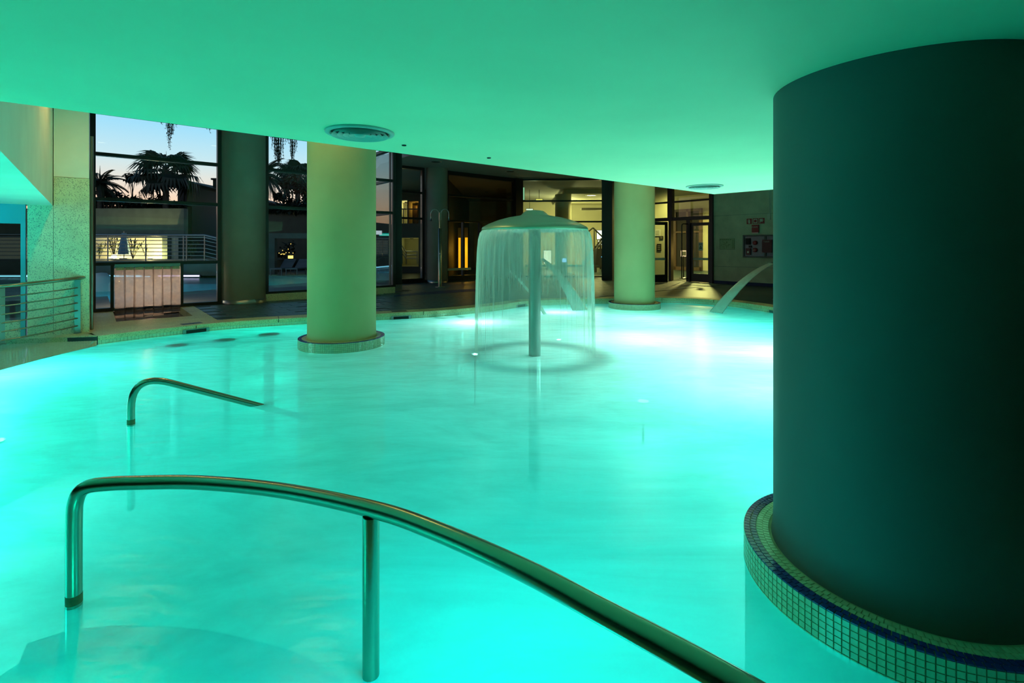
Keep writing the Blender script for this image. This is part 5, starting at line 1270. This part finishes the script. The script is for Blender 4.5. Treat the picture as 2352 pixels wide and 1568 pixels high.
crown_tree((*Q(672, 540, 33).xy, .5), cl(33, (662, 425, 18, 16), (690, 428, 20, 16), (676, 408, 16, 12), (650, 420, 8, 8)), 'tall reddish leafed tree in the second window', .12, leaves=190, lw=.2, seed=7, m='leafb')
crown_tree((*Q(650, 540, 31).xy, .5), cl(31, (651, 452, 22, 12), (668, 462, 14, 8), (640, 446, 10, 6)), 'low spreading tree in the second window', .06, leaves=230, lw=.17, seed=8)
crown_tree((*Q(697, 540, 31).xy, .5), cl(31, (695, 468, 20, 16), (706, 455, 12, 12), (688, 480, 14, 8)), 'dense low tree beside the cream column in the second window', .06, leaves=230, lw=.17, seed=9)
crown_tree((*Q(699, 480, 42).xy, 3), cl(42, (694, 436, 9, 5), (699, 440, 6, 3)), 'small flat topped tree far off beside the cream column', .05, leaves=260, lw=.2, seed=10)
# hedge line behind the dark wall
rnd = random.Random(11); q = MB()
for i in range(1500):
    u = rnd.uniform(205, 420); p = Q(u, 472-6*sin(u*.03)-rnd.random()*7, 34); p.y += rnd.uniform(-.4, .4)
    leaf_quad(q, p, Vector((rnd.uniform(-1, 1), rnd.uniform(-1, 1), rnd.uniform(-1, .6))), .34, .26)
q2 = slab_box(Q(205, 480, 34.3).x, Q(430, 480, 34.3).x, 34.2, 34.8, .6, Q(300, 473, 34.3).z)
t = thing('hedge', 'dark clipped hedge above the garden wall in the left window', 'hedge', (-25, 34.3, .6)); obj('hedge_body', q2, M['leaf'], t); obj('leaves', q, M['leaf'], t, kind='stuff')
rnd = random.Random(12); q = MB()
for i in range(900):
    u = rnd.uniform(600, 720); p = Q(u, 486-rnd.random()*14, 30.2); p.y += rnd.uniform(-.4, .4)
    leaf_quad(q, p, Vector((rnd.uniform(-1, 1), rnd.uniform(-1, 1), rnd.uniform(-1, .6))), .34, .26)
q2 = slab_box(Q(560, 480, 30.2).x, Q(735, 480, 30.2).x, 30.2, 30.8, 0, Q(650, 486, 30.2).z)
t = thing('hedge', 'tall dark hedge behind the outdoor pool in the second window', 'hedge', (-14, 30.2, 0)); obj('hedge_body', q2, M['leaf'], t); obj('leaves', q, M['leaf'], t, kind='stuff')
# terrace shrubs in front of the lit wall
def shrub(u, v, Y, h, n, label, seed, m='leaf2'):
    rnd = random.Random(seed); b = Q(u, v, Y); b.z = TZ; t = thing('garden_shrub', label, 'plant', b, group='shrubs in front of the lit garden wall'); q = MB(); q3 = MB()
    for i in range(n):
        az = rnd.uniform(0, 2*pi); sp_ = rnd.uniform(.1, .5)*h; top_ = b+Vector((cos(az)*sp_, .25*sin(az)*sp_, h*rnd.uniform(.7, 1.05))); mid = b.lerp(top_, .5)+Vector((0, 0, .1))
        q.tube([b, mid, top_], .014, 4)
        for k in range(14): p = mid.lerp(top_, rnd.uniform(0, 1.1)); leaf_quad(q3, p, Vector((rnd.uniform(-1, 1), rnd.uniform(-.4, .4), rnd.uniform(-.9, .5))), rnd.uniform(.16, .3), .05)
    obj('stems', q, M['bark'], t, kind='stuff'); obj('leaves', q3, M[m], t, kind='stuff')
shrub(262, 592, YW-1.2, 1.3, 11, 'leggy shrub before the left lit part of the garden wall', 1); shrub(305, 592, YW-1.2, 1.25, 12, 'leafy shrub right of the folded parasol', 2); shrub(228, 592, YW-1.2, .9, 6, 'small shrub at the left end of the lit garden wall', 3)
shrub(336, 588, YW-1.3, 1.0, 2, 'thin bent twig before the brightest part of the garden wall', 6); shrub(440, 592, YW-2.0, .9, 9, 'dim shrub at the right end of the terrace', 4)
# house with a sloping roof
Yh = 36; a, b = Q(408, 413, Yh), Q(505, 438, Yh)
t = thing('garden_house', 'grey house with a sloping roof right of the fan palm', 'house', (a.x, Yh, 0))
q = MB(); q.hexa([Vector((a.x, Yh, 0)), Vector((b.x+3, Yh, 0)), Vector((b.x+3, Yh+5, 0)), Vector((a.x, Yh+5, 0))], [Vector((a.x, Yh, a.z)), Vector((b.x+3, Yh, b.z-.8)), Vector((b.x+3, Yh+5, b.z-.8)), Vector((a.x, Yh+5, a.z))]); obj('house_wall', q, M['house'], t)
q = MB(); o_ = Vector((0, 0, .14)); q.hexa([Vector((a.x-.2, Yh-.3, a.z)), Vector((b.x+3, Yh-.3, b.z-.85)), Vector((b.x+3, Yh+5, b.z-.85)), Vector((a.x-.2, Yh+5, a.z))], [Vector((a.x-.2, Yh-.3, a.z+.14)), Vector((b.x+3, Yh-.3, b.z-.71)), Vector((b.x+3, Yh+5, b.z-.71)), Vector((a.x-.2, Yh+5, a.z+.14))]); obj('roof', q, M['dark'], t)
c0, c1 = Q(489, 440, Yh+1), Q(499, 413, Yh+1); obj('chimney', slab_box(c0.x, c1.x, Yh+1, Yh+1.6, c0.z-1, c1.z), M['dark'], t); obj('chimney_cap', slab_box(c0.x-.1, c1.x+.1, Yh+.9, Yh+1.7, c1.z, c1.z+.12), M['dark'], t)
obj('downpipe', MB().tube([Q(423, 425, Yh-.1), Q(423, 482, Yh-.1)], .06, 6), M['dark'], t)
# far hill line
q = MB(); q.prism([Vector((-120, 70, 0)), Vector((10, 70, 0)), Vector((10, 76, 0)), Vector((-120, 76, 0))], 0, 5.2); obj('hill', q, M['leaf'], kind='structure', label='dark hill line on the horizon', cat='hill')
obj('eave', MB().prism([L1.pt(-10, .16), L1.pt(9.5, .16), L1.pt(9.5, 1.3), L1.pt(-10, 1.3)], HIGH+.05, HIGH+.3), M['outwall'], kind='structure', label='roof eave outside the left glass front', cat='roof')
# ---- hanging plants outside the glass
def hanging(u, vt, vb, width, n, label, seed, b=.9):
    rnd = random.Random(seed); a = L1.a(u, b); top_ = L1.pt(a, b, HIGH+.1); zb = L1.z(u, vb, b); w = width/F*top_.y
    t = thing('hanging_plant', label, 'plant', top_, group='plants trailing outside the windows'); q = MB(); q3 = MB()
    for i in range(n):
        x = rnd.gauss(0, .33)*w; ln = (HIGH+.1-zb)*(1-.75*min(1, abs(x)/w*1.6))*rnd.uniform(.55, 1.0)
        p = top_+L1.e*x+L1.n*rnd.uniform(-.1, .1); pts = [p]; steps = max(3, int(ln/.09))
        for k in range(steps): p = p+Vector((rnd.uniform(-.012, .012), 0, -ln/steps)); pts.append(p.copy())
        q.tube(pts, .004, 3, cap=False)
        for p in pts[1:]:
            for k in range(2): leaf_quad(q3, p, Vector((rnd.uniform(-1, 1), rnd.uniform(-1, 1), rnd.uniform(-1, .2))), rnd.uniform(.035, .06), .028)
    obj('stems', q, M['leaf'], t, kind='stuff'); obj('leaves', q3, M['leaf'], t, kind='stuff')
hanging(389, 280, 348, 16, 26, 'single trailing plant hanging down the left window', 1)
hanging(640, 315, 395, 26, 60, 'thick trailing plant hanging at the left of the second window', 2); hanging(672, 320, 380, 16, 30, 'trailing plant hanging at the right of the second window', 3)
hanging(481, 290, 312, 14, 4, 'few thin trailing twigs at the top right of the left window', 4)
# ---- beyond the second window: pergola beam, lantern, loungers, fairy lights, kiosk
Yk = 25.5
a, b = Q(560, 545, Yk), Q(720, 539, Yk)
t = thing('pergola', 'dark pergola beam and post beyond the outdoor pool in the second window', 'pergola', (a.x, Yk, DK))
obj('beam', slab_box(a.x, b.x+.6, Yk, Yk+.3, a.z-.05, b.z+.08), M['outwall'], t)
for u in (624, 735): p = Q(u, 600, Yk); obj('post', slab_box(p.x-.15, p.x+.15, Yk, Yk+.3, DK-.03, a.z-.05), M['outwall'], t)
c = Q(667.5, 590, 27); t = thing('lantern', 'small yellow lantern beyond the outdoor pool', 'lamp', (c.x, 27, DK-.03)); obj('post', MB().tube([(c.x, 27, DK-.03), (c.x, 27, c.z-.1)], .025, 6), M['frame'], t); obj('glass', MB().box((c.x, 27, c.z), (.19, .19, .15)), emis('lantern_glow', (1, .72, .1), 3.5), t); obj('cap', MB().box((c.x, 27, c.z+.09), (.23, .23, .03)), M['frame'], t)
lt_ = crown_tree((*Q(655, 600, 28).xy, DK-.03), cl(28, (652, 578, 16, 12), (666, 566, 14, 16), (640, 585, 10, 8)), 'dark tree hung with tiny yellow bulbs around the lantern', .06, leaves=150, lw=.14, seed=21)
for k, (u, v) in enumerate(((645, 584), (650, 582.5), (654, 583), (641, 581), (657, 580), (662, 572), (649, 575), (668, 560), (664, 580), (673, 581), (647, 583.5), (652, 584))):
    c = Q(u, v, 27.2); obj('bulb', MB().lathe([(0, c.z-.03), (.03, c.z), (0, c.z+.03)], (c.x, c.y, 0), 8), M['fairy'], lt_, loc=c)
for u, v, lab in ((680, 632, 'dim sun lounger beyond the outdoor pool, right one'), (645, 630, 'dim sun lounger beyond the outdoor pool, left one')):
    c = Q(u, v, 25.2); c.z = DK-.03; t = thing('sun_lounger', lab, 'lounger', c, group='sun loungers by the outdoor pool')
    q = MB().box((c.x, c.y, c.z+.33), (.6, 1.1, .06)); obj('seat', q, M['outdeck'], t)
    q = MB(); q.hexa([c+Vector((-.3, .55, .3)), c+Vector((.3, .55, .3)), c+Vector((.3, 1.1, .72)), c+Vector((-.3, 1.1, .72))], [c+Vector((-.3, .55, .36)), c+Vector((.3, .55, .36)), c+Vector((.3, 1.1, .78)), c+Vector((-.3, 1.1, .78))]); obj('backrest', q, M['outdeck'], t)
    for sx_, sy_ in ((-.27, -.5), (.27, -.5), (-.27, .5), (.27, .5)): obj('leg', MB().box((c.x+sx_, c.y+sy_, c.z+.15), (.04, .04, .3)), M['outdeck'], t)
Yq = 22.0
a, b = Q(866, 538.5, Yq), Q(877, 529.5, Yq); t = thing('light_box', 'white glowing box beyond the glass right of the cream column', 'lamp', (a.x, Yq, DK)); obj('face', slab_box(a.x-.25, b.x, Yq-.02, Yq, a.z, b.z), emis('box_white', (.85, .85, 1), 1.1), t); obj('post', slab_box(a.x, a.x+.08, Yq, Yq+.08, DK-.05, b.z), M['frame'], t)
a, b = Q(870, 541.5, Yq+.3), Q(900, 535.5, Yq+.3); t = thing('light_bar', 'cyan glowing bar beyond the glass right of the cream column', 'lamp', (a.x, Yq+.3, DK)); obj('face', slab_box(a.x, b.x, Yq+.28, Yq+.3, a.z, b.z), emis('bar_cyan', (.0, .55, .45), 1.0), t); obj('bright_edge', slab_box(a.x, b.x-.06, Yq+.27, Yq+.28, a.z+.03, a.z+.055), emis('bar_edge', (.4, 1, .9), 1.2), t); obj('post', slab_box(b.x-.1, b.x-.02, Yq+.3, Yq+.38, DK-.05, b.z), M['frame'], t)
c = Q(897, 506, 25); t = thing('wall_lamp', 'small orange lamp glowing left of the black pillar', 'lamp', c); obj('bulb', MB().lathe([(0, c.z-.09), (.09, c.z), (0, c.z+.1)], (c.x, c.y, 0), 12), emis('orange_glow', (1, .42, .03), 3), t); obj('bracket', MB().tube([(c.x, c.y+.02, c.z+.08), (c.x, c.y+.6, c.z+.1)], .02, 6), M['frame'], t)
obj('annex_end_wall', slab_box(-8.6, -8.3, 22.8, 30, DK-.05, 6.5), M['outwall'], kind='structure', label='dark end wall of the annex outside', cat='wall')
# white bubbling water outdoors
c = P(233, 668, 0); t = thing('bubble_fountain', 'white bubbling mound of water in the outdoor pool at the left door pane', 'fountain', (c.x, c.y, 0))
q = MB(); rnd = random.Random(9)
for dx, h, r_ in ((0, .62, .30), (-.38, .36, .2), (.36, .33, .2)): q.lathe([(r_, -.02), (r_*.95, h*.4), (r_*.9, h*.75), (r_*.5, h), (0, h*1.03)], (c.x+dx, c.y+dx*.3, 0), 14)
obj('foam', q, M['foam'], t, kind='stuff')
